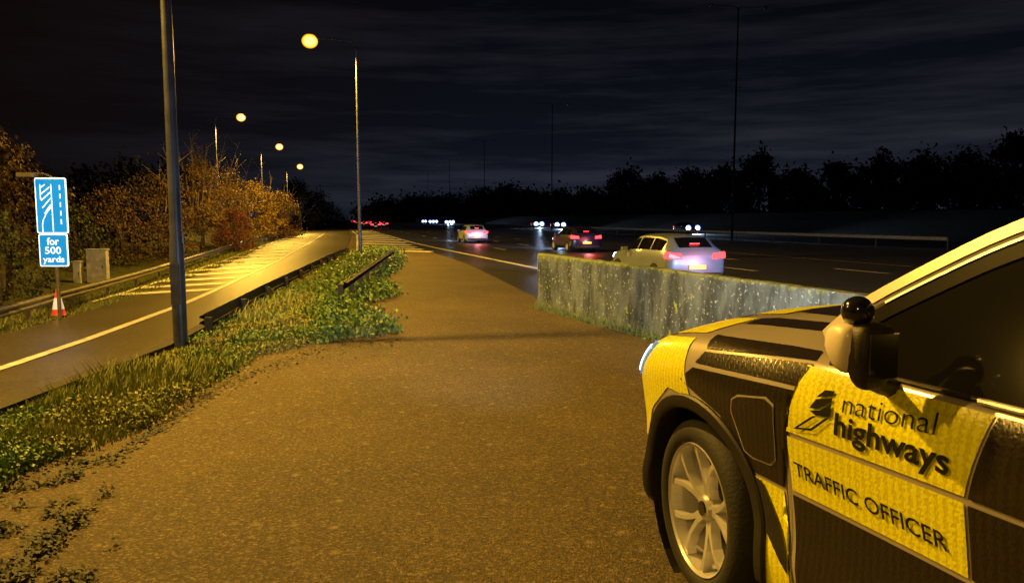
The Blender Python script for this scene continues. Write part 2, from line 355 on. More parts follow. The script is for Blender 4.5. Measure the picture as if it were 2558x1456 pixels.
# ------------------------------------------------------------------ sign, cone, cabinets
M['blue'] = mat('glowing_blue_sheeting', (.01, .22, .60), .35, col2=(.01, .18, .5), emit=(.0, .22, .72), es=.85)  # glow put into the colour for light thrown back by the sheeting
M['white_ret'] = mat('glowing_white_sheeting', (.85, .87, .9), .35, emit=(.7, .98, 1), es=1.1)  # same painted glow for the white border, symbols and letters
M['conered'] = mat('glowing_cone_red', (.75, .07, .03), .4, col2=(.6, .05, .02), emit=(1, .10, .05), es=.2)  # faint self-glow put into the cone colour; the cone is no lamp
M['conewhite'] = mat('glowing_cone_white', (.85, .85, .85), .4, emit=(1, .95, .9), es=.3)  # white sleeve carries a painted self-glow like the red
M['rubber'] = mat('black_rubber', (.02, .02, .02), .8, scale=10)
M['cab'] = mat('cabinet_grey', (.42, .44, .5), .6, col2=(.3, .31, .36), scale=5)
def textverts(body, bold=0):
    cu = bpy.data.curves.new('t', 'FONT'); cu.body = body; cu.size = 1; cu.offset = bold; cu.resolution_u = 3
    o = bpy.data.objects.new('t', cu); C.objects.link(o); bpy.context.view_layer.update()
    dg = bpy.context.evaluated_depsgraph_get(); me = bpy.data.meshes.new_from_object(o.evaluated_get(dg))
    vs = [v.co.copy() for v in me.vertices]; fs = [tuple(p.vertices) for p in me.polygons]
    bpy.data.objects.remove(o); bpy.data.curves.remove(cu); bpy.data.meshes.remove(me)
    x0 = min(v.x for v in vs); x1 = max(v.x for v in vs)
    return [((v.x-x0)/(x1-x0), v.y) for v in vs], fs
sx, sy = 19.0*(137-1279)/F, 19.0
k = 19.05/F
sg = empty('road_sign', 'tall blue and white lane layout sign reading for 500 yards', 'road sign', (sx, sy, S(sy)), R(0))
def sp(px, py, y=0): return ((px-131)*k, y, 1.6-(py-548)*k*1.0-S(sy))
def plate(name, m, x0, x1, y0, y1, y, th, r=5):
    mb = MB(); pts = []
    for cx, cy, a0 in ((x1-r, y0+r, 0), (x0+r, y0+r, 90), (x0+r, y1-r, 180), (x1-r, y1-r, 270)):
        for i in range(5): a = R(a0+i*22.5); pts.append(sp(cx+r*cos(a), cy-r*sin(a)))
    n = len(pts); mb.v = [(p[0], y-th, p[2]) for p in pts]+[(p[0], y, p[2]) for p in pts]
    mb.f = [tuple(range(n)), tuple(range(n, 2*n))[::-1]]+[(i, (i+1) % n, n+(i+1) % n, n+i) for i in range(n)]
    return mb.build(name, m, sg)
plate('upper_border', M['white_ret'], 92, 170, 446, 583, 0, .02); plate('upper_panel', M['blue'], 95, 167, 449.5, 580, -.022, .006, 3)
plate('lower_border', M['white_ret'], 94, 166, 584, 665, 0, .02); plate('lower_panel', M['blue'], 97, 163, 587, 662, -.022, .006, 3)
mb = MB()
def stroke(mb, a, b, w, y=-.031):
    a = Vector(sp(*a)); b = Vector(sp(*b)); d = (b-a).normalized(); n = Vector((d.z, 0, -d.x))*w*k/2
    mb.quad(*[(q.x, y, q.z) for q in (a-n, a+n, b+n, b-n)])
stroke(mb, (133, 462), (133, 579), 2.6)
for y0 in (464, 485, 506, 527, 548): stroke(mb, (154, y0), (154, y0+12), 3.0)
for i, (a, b) in enumerate((((107, 470), (118, 463)), ((107, 486), (129, 469)), ((107, 502), (130, 482)), ((109, 520), (130, 497)), ((114, 534), (130, 512)))): stroke(mb, a, b, 2.8, -.0315-.0003*i)
for i, (a, b) in enumerate((((107, 579), (107, 560)), ((107, 561), (110, 548)), ((110, 549), (120, 530)), ((120, 531), (132, 516)), ((106, 462), (106, 500)))): stroke(mb, a, b, 2.4, -.0330-.0003*i)
mb.build('lane_symbol', M['white_ret'], sg)
for txt, x0, x1, yb, hh in (('for', 115, 145, 611, 18), ('500', 109, 149, 633, 17), ('yards', 103, 156, 654, 15)):
    vs, fs = textverts(txt, .012); mb = MB(); mx = .7
    mb.v = [(sp(x0+u*(x1-x0), 0)[0], -.031, sp(0, yb-v/mx*hh)[2]) for u, v in vs]; mb.f = fs; mb.build('lettering', M['white_ret'], sg)
mb = MB(); mb.tube([(.0, .06, -.3), (.0, .06, 3.68)], .045, 12); mb.build('post', M['steel'], sg, True)
mb = MB(); mb.tube([(.0, .06, 3.68), (-.1, -.1, 3.75), (-.32, -.35, 3.74)], .02, 8); mb.box((-.36, -.4, 3.7), (.38, .16, .1)); mb.build('sign_lamp', M['steel'], sg)
cx, cy = gps(147, 792)
cn = empty('traffic_cone', 'red and white traffic cone on the verge below the blue sign', 'traffic cone', (cx, cy, S(cy)))
ch = .78
mb = MB(); mb.box((0, 0, .03), (.42, .42, .06)); mb.build('base', M['rubber'], cn)
def cseg(z0, z1, e=0): return [(.155*(1-z0/ch)+.03+e, z0), (.155*(1-z1/ch)+.03+e, z1)]
mb = MB(); mb.lathe([(.19, .06)]+cseg(.065, .36)+[], (0, 0, 0), 'z', 20); mb.build('lower_body', M['conered'], cn, True)
mb = MB(); mb.lathe(cseg(.22, .52, .003), (0, 0, 0), 'z', 20); mb.build('reflective_sleeve', M['conewhite'], cn, True)
mb = MB(); mb.lathe(cseg(.52, ch)+[(.02, ch+.01), (0, ch+.01)], (0, 0, 0), 'z', 20); mb.build('upper_body', M['conered'], cn, True)
for px0, px1, yt, yb, Y, lab in ((217, 270, 622, 694, 29.5, 'grey metal roadside cabinet behind the guard rail'), (184, 203, 652, 704, 29, 'small grey roadside box left of the larger cabinet')):
    kk = Y/F; w = (px1-px0)*kk; x = ((px0+px1)/2-1279)*kk; zt = 1.6-(yt-548)*kk; zb = S(Y)-.05
    cb = empty('roadside_cabinet', lab, 'cabinet', (x, Y, zb), R(10))
    mb = MB(); mb.box((0, 0, (zt-zb)/2), (w*.85, .35, zt-zb-.06)); mb.build('body', M['cab'], cb)
    mb = MB(); mb.box((0, 0, zt-zb-.01), (w*.85+.06, .41, .05)); mb.build('lid', M['cab'], cb)
    mb = MB(); mb.box((-.0, -.18, (zt-zb)/2), (w*.74, .015, (zt-zb)*.82)); mb.build('door', M['cab'], cb)
    mb = MB(); mb.box((w*.26, -.195, (zt-zb)/2), (.03, .02, .12)); mb.build('handle', M['darksteel'], cb)
# ------------------------------------------------------------------ trees
def leafquad(V, Fc, c, s, rnd, up=.0):
    n = Vector((rnd.gauss(0, 1), rnd.gauss(0, 1), rnd.gauss(0, 1)+up)).normalized()
    a = n.cross(Vector((rnd.random(), rnd.random(), .3))).normalized(); b = n.cross(a)
    o = len(V); V += [tuple(c-a*s*.5), tuple(c+b*s*.32-n*s*.06), tuple(c+a*s*.55), tuple(c-b*s*.32-n*s*.06)]; Fc.append((o, o+1, o+2, o+3))
def tree(name, label, cat, loc, hgt, rad, m, nl, ls, seed, group, low=.1, bare=0, clumps=40, tight=.5):
    rnd = random.Random(seed); g = empty(name, label, cat, loc, group=group)
    V = []; Fc = []; cl = []
    for i in range(clumps):
        th = rnd.random()*2*pi; u = rnd.random(); z = low+(1-low)*u
        prof = math.sin(pi*min(1, (z-low)/(1-low)*.8+.2))**.6
        rr = rad*prof*sqrt(rnd.random())*1.0
        cl.append((Vector((rr*cos(th), rr*sin(th), hgt*z*(.86+.14*rnd.random()))), rad*(.14+.22*rnd.random())))
    for i in range(nl):
        c, r = cl[int(rnd.random()*clumps)]
        q = c+Vector((rnd.gauss(0, tight), rnd.gauss(0, tight), rnd.gauss(0, tight*.85)))*r
        if q.z < .05: q.z = .05+rnd.random()*.2
        leafquad(V, Fc, q, ls*(.6+.8*rnd.random()), rnd)
    tb = MB(); tr = .02*hgt+.02
    tb.tube([(0, 0, -.3), (.05*rad, 0, hgt*.3), (-.04*rad, .05, hgt*.6), (0, 0, hgt*.9)], [tr*1.2, tr, tr*.6, tr*.15], 7)
    for i in range(9):
        c, r = cl[i % clumps]; z0 = hgt*(.12+.4*rnd.random()); st = Vector((0, 0, min(z0, c.z)))
        md = (st+c)/2+Vector((rnd.gauss(0, .1), rnd.gauss(0, .1), .15))
        tb.tube([st, md, c], [tr*.4, tr*.25, .012], 5)
    tb.build('trunk', M['bark'], g)
    if bare:
        tb = MB()
        for i in range(bare):
            c, r = cl[i % clumps]; st = Vector((c.x*.5, c.y*.5, hgt*.4)); en = Vector((c.x*1.25+rnd.gauss(0, .3), c.y, hgt*(1.0+.2*rnd.random())))
            md = (st+en)/2+Vector((rnd.gauss(0, .15), rnd.gauss(0, .1), .15)); tb.tube([st, md, en], [.035, .025, .012], 5)
            for q in range(4):
                p = md.lerp(en, .1+.25*q); tb.tube([p, p+Vector((rnd.gauss(0, .45), rnd.gauss(0, .35), .5+.4*rnd.random()))], [.018, .007], 4)
        tb.build('branch', M['twig'], g)
    me = bpy.data.meshes.new('crown'); me.from_pydata(V, [], Fc); link('crown', me, m, g, recalc=False)
    return g
def lt(px, Y): return ((px-1279)/F*Y, Y, S(Y)+.2)
BU = 'bushes and trees along the left verge'
def top(py, Y): return (548-py)/F*Y+1.6-S(Y)-.2
specs = [
 ('tree', 'yellowing tree at the left edge above the blue sign', 'tree', 20, 24, 330, 1.7, 'leaf_brown', 4500, .13, .3, 0),
 ('bush', 'pale green bush at the left edge below the yellowing tree', 'bush', -10, 20.5, 520, 1.2, 'leaf_green', 3500, .09, 0, 0),
 ('bush', 'dark bush between the blue sign and the cabinets', 'bush', 190, 33, 520, 1.9, 'leaf_green', 2500, .12, 0, 0),
 ('bush', 'dark reddish bush behind the roadside cabinets', 'bush', 300, 36, 460, 2.4, 'leaf_brown', 4500, .12, 0, 0),
 ('bush', 'reddish brown bush left of the nearest lamp column', 'bush', 395, 41, 430, 2.5, 'leaf_brown', 5500, .12, 0, 3),
 ('bush', 'tall orange bush with bare twigs right of the nearest lamp column', 'bush', 505, 47, 395, 2.5, 'leaf_orange', 7500, .13, 0, 14),
 ('bush', 'orange bush around the foot of the third lamp column', 'bush', 578, 55, 425, 2.6, 'leaf_orange', 7500, .13, 0, 7),
 ('bush', 'rust red bush low in front of the orange bushes', 'bush', 585, 47, 525, 1.6, 'leaf_rust', 4500, .11, 0, 0),
 ('bush', 'amber lit bush below the fourth lamp column', 'bush', 642, 66, 462, 2.6, 'leaf_orange', 6500, .15, 0, 2),
 ('bush', 'golden bush at the right end of the hedge', 'bush', 700, 78, 482, 2.4, 'leaf_orange', 5500, .16, 0, 2),
 ('bush', 'reddish low bush beside the end of the guard rail', 'bush', 684, 70, 525, 2.0, 'leaf_rust', 3500, .13, 0, 0),
]
for i, (n, lab, cat, px, Y, ty, rad, m, nl, ls, low, bare) in enumerate(specs):
    tree(n, lab, cat, lt(px, Y), top(ty, Y), rad, M[m], nl, ls, 100+i, BU, low, bare, 45)
dk = [(80, 38, 430, 3.5), (240, 46, 425, 3.5), (350, 57, 418, 4), (450, 68, 420, 4), (765, 125, 455, 4.5), (795, 160, 478, 6), (820, 200, 500, 6), (845, 270, 520, 8)]
for i, (px, Y, ty, rad) in enumerate(dk):
    tree('dark_tree', ['dark tree behind the yellowing tree at the left edge', 'dark tree behind the reddish bush', 'dark tree behind the left hedge, third from left', 'dark tree behind the orange bushes', 'dark tree just right of the golden bush', 'second dark tree right of the golden bush', 'small dark tree near the vanishing slip road', 'farthest dark tree on the left of the motorway'][i], 'tree', lt(px-15, Y), top(ty, Y), rad, M['leaf_dark'], 3200, .36, 200+i, 'dark trees behind the left hedge', .0, 0, 34)
rt = [(2640, 365), (2520, 345), (2400, 385), (2290, 402), (2190, 392), (2085, 418), (1990, 430), (1890, 390), (1800, 425), (1720, 438), (1640, 450), (1560, 430), (1480, 484), (1400, 490), (1330, 485), (1270, 470), (1200, 486), (1120, 496), (1040, 500), (960, 508)]
ords = ['rightmost', 'second', 'third', 'fourth', 'fifth', 'sixth', 'seventh', 'eighth', 'ninth', 'tenth', 'eleventh', 'twelfth', 'thirteenth', 'fourteenth', 'fifteenth', 'sixteenth', 'seventeenth', 'eighteenth', 'nineteenth', 'twentieth']
for i, (px, ty) in enumerate(rt):
    ra = (px-1279)/F; off = 61+3*(i % 3); Y = min(560, (off+6.5)/(ra+.241)); x = ra*Y; zb = goff(x-EX(Y))-.1
    hh = (548-ty)/F*Y+1.6-zb
    tree('dark_tree', ('%s dark tree of the treeline beyond the motorway' % ords[i]) if i == 0 else '%s dark tree from the right in the treeline beyond the motorway' % ords[i], 'tree', (x, Y, zb), hh, max(3.4, Y*.036), M['leaf_dark'], 3600, .22+Y*.0034, 300+i, 'treeline beyond the motorway', .0, 0, 44, .7)
# ------------------------------------------------------------------ island vegetation
ISL = [(-300, 1420), (0, 1205), (120, 1150), (290, 1110), (420, 1035), (560, 940), (640, 890), (760, 866), (850, 850), (930, 843), (1000, 830), (970, 815), (900, 803), (880, 778), (925, 757), (1000, 742), (985, 722), (955, 700), (1005, 667), (1015, 642), (975, 620), (940, 614), (862, 638), (660, 750), (440, 880), (200, 976), (0, 1056), (-300, 1180)]
def inside(p, poly):
    x, y = p; r = False; j = len(poly)-1
    for i in range(len(poly)):
        xi, yi = poly[i]; xj, yj = poly[j]
        if (yi > y) != (yj > y) and x < (xj-xi)*(y-yi)/(yj-yi)+xi: r = not r
        j = i
    return r
rnd = random.Random(5)
def scatter(poly, n):
    xs = [p[0] for p in poly]; ys_ = [p[1] for p in poly]; out = []
    while len(out) < n:
        p = (rnd.uniform(min(xs), max(xs)), rnd.uniform(min(ys_), max(ys_)))
        if inside(p, poly): out.append(gp(*p)+(p,))
    return out
V1 = []; F1 = []; V2 = []; F2 = []; V3 = []; F3 = []
for x, y, p in scatter(ISL, 9500):
    nz = mn.noise(Vector((x*.9, y*.6, 3))); right = sstep(740, 860, p[0])
    if mn.noise(Vector((x*2.2, y*1.6, 31))) < -.16 and right < .5: continue
    edge = sstep(0, .7, x-EL(y))
    hh = (.03+.14*max(0, nz+.3)+.22*right*edge*rnd.random())*(.4+.6*edge)
    green = mn.noise(Vector((x*.8, y*.5, 9)))+right*.8 > .0
    V, Fc = (V1, F1) if green else (V2, F2)
    s = (.022+.0017*y)*(1+.75*right*rnd.random())
    for q in range(9):
        c = Vector((x+rnd.gauss(0, .05+.003*y), y+rnd.gauss(0, .06+.004*y), .015+hh*rnd.random()))
        if c.x < EL(c.y)+.02: continue
        leafquad(V, Fc, c, s*(.6+.8*rnd.random()), rnd, .6)
for x, y, p in scatter(ISL, 2800):
    tl_ = max(0, mn.noise(Vector((x*.8, y*.5, 20)))+.12)
    for q in range(5):
        hgt = (.04+.34*tl_*rnd.random()+.06*rnd.random())
        a = rnd.random()*2*pi; w = .003+.0004*y; bx, by = x+rnd.gauss(0, .04), y+rnd.gauss(0, .04)
        if bx < EL(by)+.03: continue
        lx, ly = cos(a)*hgt*.5, sin(a)*hgt*.5; o = len(V3)
        V3 += [(bx-w, by, 0), (bx+w, by, 0), (bx+lx*.4+w*.7, by+ly*.4, hgt*.6), (bx+lx*.4-w*.7, by+ly*.4, hgt*.6), (bx+lx, by+ly, hgt)]
        F3 += [(o, o+1, o+2, o+3), (o+3, o+2, o+4)]
for i in range(520):
    t = rnd.random(); x = .4+2.5*t; y = 13.6-6.2*t-.12-rnd.random()*.12
    for q in range(4):
        hgt = .03+.2*rnd.random()**2.5; a = rnd.random()*2*pi; w = .005; o = len(V3); bx, by = x+rnd.gauss(0, .03), y+rnd.gauss(0, .03)
        V3 += [(bx-w, by, 0), (bx+w, by, 0), (bx+cos(a)*hgt*.4, by+sin(a)*hgt*.4, hgt)]; F3.append((o, o+1, o+2))
    if i % 2:
        for q in range(4): leafquad(V1, F1, Vector((x+rnd.gauss(0, .05), y+rnd.gauss(0, .05), .01+.06*rnd.random())), .04, rnd, 1)
for i in range(5200):
    y = 11+40*rnd.random()**1.6; x = LE(y)-rnd.random()*2.0; z = S(y)
    hgt = .04+.12*rnd.random(); a = rnd.random()*2*pi; w = .006+.0006*y; o = len(V3)
    V3 += [(x-w, y, z), (x+w, y, z), (x+cos(a)*hgt*.5, y+sin(a)*hgt*.5, z+hgt)]; F3.append((o, o+1, o+2))
def stuff(name, V, Fc, m, label, cat):
    me = bpy.data.meshes.new(name); me.from_pydata(V, [], Fc); tag(link(name, me, m, None, recalc=False), label, cat, kind='stuff')
stuff('ground_cover', V1, F1, M['weed'], 'green leafy weeds covering the island between the roads', 'weeds')
stuff('dry_weeds', V2, F2, M['weed2'], 'yellow green low weeds on the island edge', 'weeds')
stuff('grass', V3, F3, M['grass'], 'thin grass blades among the weeds, along the wall and the left verge', 'grass')
V4 = []; F4 = []
for x, y, p in scatter([(-250, 1400), (0, 1200), (180, 1145), (300, 1150), (250, 1290), (290, 1400), (180, 1560), (-250, 1700)], 3400):
    if mn.noise(Vector((x*4.5, y*4.5, 1)))+.4*mn.noise(Vector((x*13, y*13, 5))) < .06+.25*sstep(60, 260, p[0]): continue
    for q in range(4): leafquad(V4, F4, Vector((x+rnd.gauss(0, .025), y+rnd.gauss(0, .025), .012+.03*rnd.random())), .024+.016*rnd.random(), rnd, 3)
for i in range(900):
    px = rnd.uniform(150, 1000); ln = [(0, 1215), (290, 1130), (560, 955), (760, 875), (1000, 840)]
    py = interp(ln, px)+abs(rnd.gauss(0, 14)); x, y = gp(px, py); leafquad(V4, F4, Vector((x, y, .014)), .03+.02*rnd.random(), rnd, 5)
stuff('trailing_ivy', V4, F4, M['litter'], 'dark trailing ivy leaves over the tarmac in the lower left corner', 'ivy')
# ------------------------------------------------------------------ concrete wall
def wallmat():
    m = bpy.data.materials.new('lichen_concrete'); m.use_nodes = True; nt = m.node_tree; N = nt.nodes; K = nt.links; b = N['Principled BSDF']; b.inputs['Roughness'].default_value = .9
    tc = N.new('ShaderNodeTexCoord')
    def nz(sc, st=None, dt=6):
        n = N.new('ShaderNodeTexNoise'); n.inputs['Scale'].default_value = sc; n.inputs['Detail'].default_value = dt; n.inputs['Roughness'].default_value = .65
        mp = N.new('ShaderNodeMapping'); mp.inputs['Scale'].default_value = st or (1, 1, 1); K.new(tc.outputs['Object'], mp.inputs[0]); K.new(mp.outputs[0], n.inputs['Vector']); return n
    def ramp(src, p0, p1, c0, c1):
        r = N.new('ShaderNodeValToRGB'); r.color_ramp.elements[0].position = p0; r.color_ramp.elements[1].position = p1; r.color_ramp.elements[0].color = (*c0, 1); r.color_ramp.elements[1].color = (*c1, 1); K.new(src, r.inputs[0]); return r
    def mix(f, a, bb):
        x = N.new('ShaderNodeMix'); x.data_type = 'RGBA'; K.new(f, x.inputs[0]); K.new(a, x.inputs[6]); x.inputs[7].default_value = (*bb, 1)
        return x.outputs[2]
    base = ramp(nz(2.2, (1, 1, .5)).outputs['Fac'], .35, .65, (.04, .058, .065), (.16, .21, .225)).outputs[0]
    w = ramp(nz(5, (1, 1, .25), 5).outputs['Fac'], .48, .66, (0,)*3, (.85,)*3).outputs[0]
    base = mix(w, base, (.02, .028, .03))
    w = ramp(nz(19, None, 3).outputs['Fac'], .61, .66, (0,)*3, (.85,)*3).outputs[0]
    base = mix(w, base, (.4, .5, .54))
    ye = ramp(nz(5, None, 3).outputs['Fac'], .66, .68, (0,)*3, (.9,)*3).outputs[0]
    base = mix(ye, base, (.34, .42, .04))
    sz = N.new('ShaderNodeSeparateXYZ'); K.new(tc.outputs['Object'], sz.inputs[0])
    ad = N.new('ShaderNodeMath'); ad.operation = 'MULTIPLY_ADD'; ad.inputs[1].default_value = .45; K.new(nz(9, None, 4).outputs['Fac'], ad.inputs[0]); K.new(sz.outputs['Z'], ad.inputs[2])
    mr_ = N.new('ShaderNodeMapRange'); mr_.inputs[1].default_value = 1.10; mr_.inputs[2].default_value = 1.2; K.new(ad.outputs[0], mr_.inputs[0])
    base = mix(mr_.outputs[0], base, (.2, .26, .05))
    K.new(base, b.inputs['Base Color'])
    bp = N.new('ShaderNodeBump'); bp.inputs['Strength'].default_value = .5; bp.inputs['Distance'].default_value = .02; K.new(nz(30).outputs['Fac'], bp.inputs['Height']); K.new(bp.outputs[0], b.inputs['Normal'])
    return m
mb = MB(); A = Vector((*gp(1343, 765), 0)); B = Vector((3.25, 7.2, 0)); B = A+(B-A)*1.35; n = 60
d = (B-A).normalized(); nn = Vector((d.y, -d.x, 0))
if nn.x < 0: nn = -nn
rw = [(0, 0), (0, .3), (0, .6), (0, .97), (.015, 1.0), (.16, 1.0), (.175, .97), (.175, -.35)]
for i in range(n+1):
    t = i/n; q = A+(B-A)*t; hh = .98-.13*t+.006*random.uniform(-1, 1)
    for u, v in rw: e = q+nn*(u+.004*random.uniform(-1, 1)); mb.v.append((e.x, e.y, v*hh))
for i in range(n):
    for k2 in range(len(rw)-1): a = i*len(rw)+k2; mb.f.append((a, a+1, a+1+len(rw), a+len(rw)))
mb.f.append(tuple(range(len(rw)))); mb.f.append(tuple(n*len(rw)+q for q in range(len(rw)))[::-1])
tag(mb.build('concrete_wall', wallmat()), 'low lichen speckled concrete wall beside the motorway', 'wall')
# ------------------------------------------------------------------ traffic cars
M['glass'] = mat('dark_glass', (.008, .008, .01), .05, coat=.3, scale=3)
M['tyre'] = mat('tyre_rubber', (.018, .018, .018), .75, scale=20, bump=.2)
M['rim'] = mat('alloy', (.68, .68, .74), .32, metal=.45, col2=(.58, .58, .64), scale=8, coat=.3)
M['tail'] = mat('tail_lamp', (.6, .02, .02), .3, emit=(1, .03, .035), es=5.5)
M['head'] = mat('head_lamp', (1, 1, 1), .3, emit=(.62, .78, 1), es=25)
M['headglare'] = mat('head_lamp_glare', (.3, .4, .6), .3, emit=(.8, .92, 1), es=9, rim=((1.0, 1.9, 6.0), (.03, .12, .9)))  # oversized glare dome: halo of distant headlights put into size and edge colour
M['plate'] = mat('glowing_rear_plate', (.7, .5, .05), .4, emit=(1, .6, .1), es=.6)  # plate lighting put into its colour as a self-glow
def paint(name, c): return mat(name, c, .35, metal=.2, col2=tuple(v*.9 for v in c), scale=1, coat=.6)
M['p_silver'] = paint('silver_paint', (.22, .29, .46)); M['p_dark'] = paint('dark_paint', (.015, .017, .05)); M['p_white'] = paint('white_paint', (.55, .62, .75))
ST = [(-2.16, .76, .34, .84, .60, .86), (-2.13, .84, .28, .92, .66, .97), (-2.06, .89, .24, .97, .66, 1.08), (-1.62, .905, .2, .97, .62, 1.38), (-1.2, .91, .19, .96, .63, 1.44), (-.4, .91, .19, .95, .64, 1.46), (.2, .91, .19, .94, .62, 1.42), (.62, .91, .19, .93, .60, 1.24), (1.0, .905, .19, .92, .64, .98), (1.5, .89, .2, .86, .6, .9), (1.95, .82, .24, .74, .55, .78), (2.16, .62, .3, .62, .45, .64)]
def traffic_car(label, x, y, head, pm, group=None, sc=1.0, spot=False, name='passing_car', tall=1.0, hr=1.0, tr=1.0):
    g = empty(name, label, 'car', (x, y, MZ+.016), R(90+head), group=group)
    def sec(xx):
        for i in range(len(ST)-1):
            if ST[i][0] <= xx <= ST[i+1][0]: break
        t = (xx-ST[i][0])/(ST[i+1][0]-ST[i][0]); return [ST[i][q]+(ST[i+1][q]-ST[i][q])*t for q in range(6)]
    def ring(xx):
        _, w, zb, be, wr, zr = sec(xx); zr = be+(zr-be)*tall
        return [Vector((xx*sc, yy*sc, z*sc)) for yy, z in ((0, zb), (w*.85, zb), (w, zb+.15), (w*1.005, zb+(be-zb)*.6), (w*.965, be), (wr+.03, zr-.06 if zr-be > .12 else be+(zr-be)*.6), (wr*.75, zr), (0, zr+.015))]
    xs = [s[0] for s in ST]; fine = []
    for i in range(len(xs)-1):
        for q in range(3): fine.append(xs[i]+(xs[i+1]-xs[i])*q/3)
    fine.append(xs[-1])
    mb = MB(); rn = 8
    for sgn in (1, -1):
        o = len(mb.v)
        for xx in fine: mb.v += [(p.x, p.y*sgn, p.z) for p in ring(xx)]
        for i in range(len(fine)-1):
            for q in range(rn-1):
                a = o+i*rn+q; xm = (fine[i]+fine[i+1])/2
                if (abs(xm-1.32) < .3 or abs(xm+1.3) < .3) and q == 1: continue
                mb.f.append((a, a+1, a+rn+1, a+rn))
        mb.f.append(tuple(o+q for q in range(rn))); mb.f.append(tuple(o+(len(fine)-1)*rn+q for q in range(rn)))
    mb.build('body', pm, g, True)
    for sgn in (1, -1):
        for x0, x1 in ((-1.65, -.95), (-.88, -.08), (0, .72)):
            mb = MB(); n = 6
            for i in range(n+1):
                r_ = ring(x0+(x1-x0)*i/n); a, b = r_[4], r_[5]
                for t in (.1, .88): p = a.lerp(b, t); mb.v.append((p.x, (p.y+.008)*sgn, p.z+.003))
            for i in range(n): mb.f.append((2*i, 2*i+1, 2*i+3, 2*i+2))
            mb.build('side_window', M['glass'], g)
    for nm, x0, x1 in (('rear_window', -2.05, -1.66), ('windscreen', .26, .94)):
        mb = MB(); n = 5
        for i in range(n+1):
            r_ = ring(x0+(x1-x0)*i/n); yy = r_[6].y*1.05; z = r_[7].z
            for t in (-1, -.5, 0, .5, 1): mb.v.append((r_[6].x+(-.012 if x0 < 0 else .012), yy*t, z+.006-.012*t*t))
        for i in range(n):
            for q in range(4): a = i*5+q; mb.f.append((a, a+1, a+6, a+5))
        mb.build(nm, M['glass'], g)
    for xx in (1.32, -1.3):
        for sgn in (1, -1):
            mb = MB(); mb.lathe([(.2, -.1), (.31, -.1), (.325, -.06), (.325, .06), (.31, .1), (.2, .1)], (xx*sc, sgn*.83*sc, .325), 'y', 20); w = mb.build('wheel', M['tyre'], g, True)
            mb = MB(); mb.lathe([(0, .085), (.06, .09), (.2, .075), (.21, .095)], (0, 0, 0), 'y', 16)
            mb.v = [(v[0]+xx*sc, v[1]*sgn+sgn*.83*sc, v[2]+.325) for v in mb.v]; mb.build('rim', M['rim'], w, True)
    for sgn in (1, -1):
        vs = [(-2.155, .5, .78), (-2.1, .87, .79), (-1.96, .915, .81), (-1.96, .91, .97), (-2.1, .87, .97), (-2.14, .52, .93), (-2.2, .50, .81), (-2.165, .87, .82), (-2.16, .86, .94), (-2.18, .52, .91)]
        cz = .87; cyy = .72
        mb = MB(); mb.add([(v[0]*sc-(tr-1)*.02, sgn*sc*(cyy+(v[1]-cyy)*tr), sc*(cz+(v[2]-cz)*tr)) for v in vs], [(6, 7, 8, 9), (0, 1, 7, 6), (9, 8, 4, 5), (1, 2, 3, 4), (0, 6, 9, 5), (7, 1, 4, 8)])
        mb.build('tail_light', M['tail'], g)
        rr = .13*hr
        mb = MB(); mb.lathe([(0, rr*.9), (rr*.35, rr*.82), (rr*.65, rr*.62), (rr*.88, rr*.3), (rr, 0)] if hr > 1 else [(0, .03), (.1, .02), (.13, -.06)], (0, 0, 0), 'x', 18)
        mb.v = [(v[0]+(2.02 if hr > 1 else 2.06)*sc, v[1]+sgn*.66*sc, v[2]+.68+.04*(hr-1)) for v in mb.v]; mb.build('headlight', M['headglare'] if hr > 1 else M['head'], g, 'all')
    mb = MB(); mb.box((-2.185*sc, 0, .5*sc+.05), (.02, .52, .12)); mb.build('number_plate', M['plate'], g)
    mb = MB(); mb.box((-2.17*sc, 0, .33), (.06, 1.5*sc, .12)); mb.build('rear_bumper', M['rubber'], g)
    mb = MB(); mb.box((-1.98*sc, 0, 1.2*sc), (.03, .3, .025)); mb.build('brake_light', M['tail'], g)
    for sgn in (1, -1):
        mb = MB(); mb.box((.62*sc, sgn*1.0*sc, .98*sc), (.12, .18, .13)); mb.build('door_mirror', pm, g)
    if spot:
        l = light('headlight_beam', 'SPOT', (2.6*sc, 0, .65), spot, (.5, .68, 1), g, spot_size=R(95), spot_blend=.8, shadow_soft_size=.2); aim(l, (1, 0, -.1))
        if hr == 1:
            light('tail_glow', 'POINT', (-2.6*sc, 0, .75), 30, (1, .08, .06), g, shadow_soft_size=.3)
            light('plate_glow', 'POINT', (-2.4*sc, 0, .62), 5, (.8, .85, 1), g, shadow_soft_size=.1)
    return g
for px, Y, hd, pm, lab in ((1742, 20.8, 15, 'p_silver', 'silver hatchback with bright red tail lights just beyond the concrete wall'), (1466, 42.5, 14, 'p_dark', 'dark car with red tail lights ahead of the silver hatchback'), (1192, 58.8, 14, 'p_white', 'pale car braking in the middle lane, small in the distance')):
    x = (px-1279)/F*Y; traffic_car(lab, x-sin(R(hd))*2.15, Y+cos(R(hd))*2.15, hd, M[pm], spot=3000, tr=1.08)
traffic_car('unseen car added for its headlight sheen, beyond the right edge of the view', EX(6)+6.2, 6, 16, M['p_dark'], spot=6500)  # unseen car added so its headlights put a bluish sheen on the road
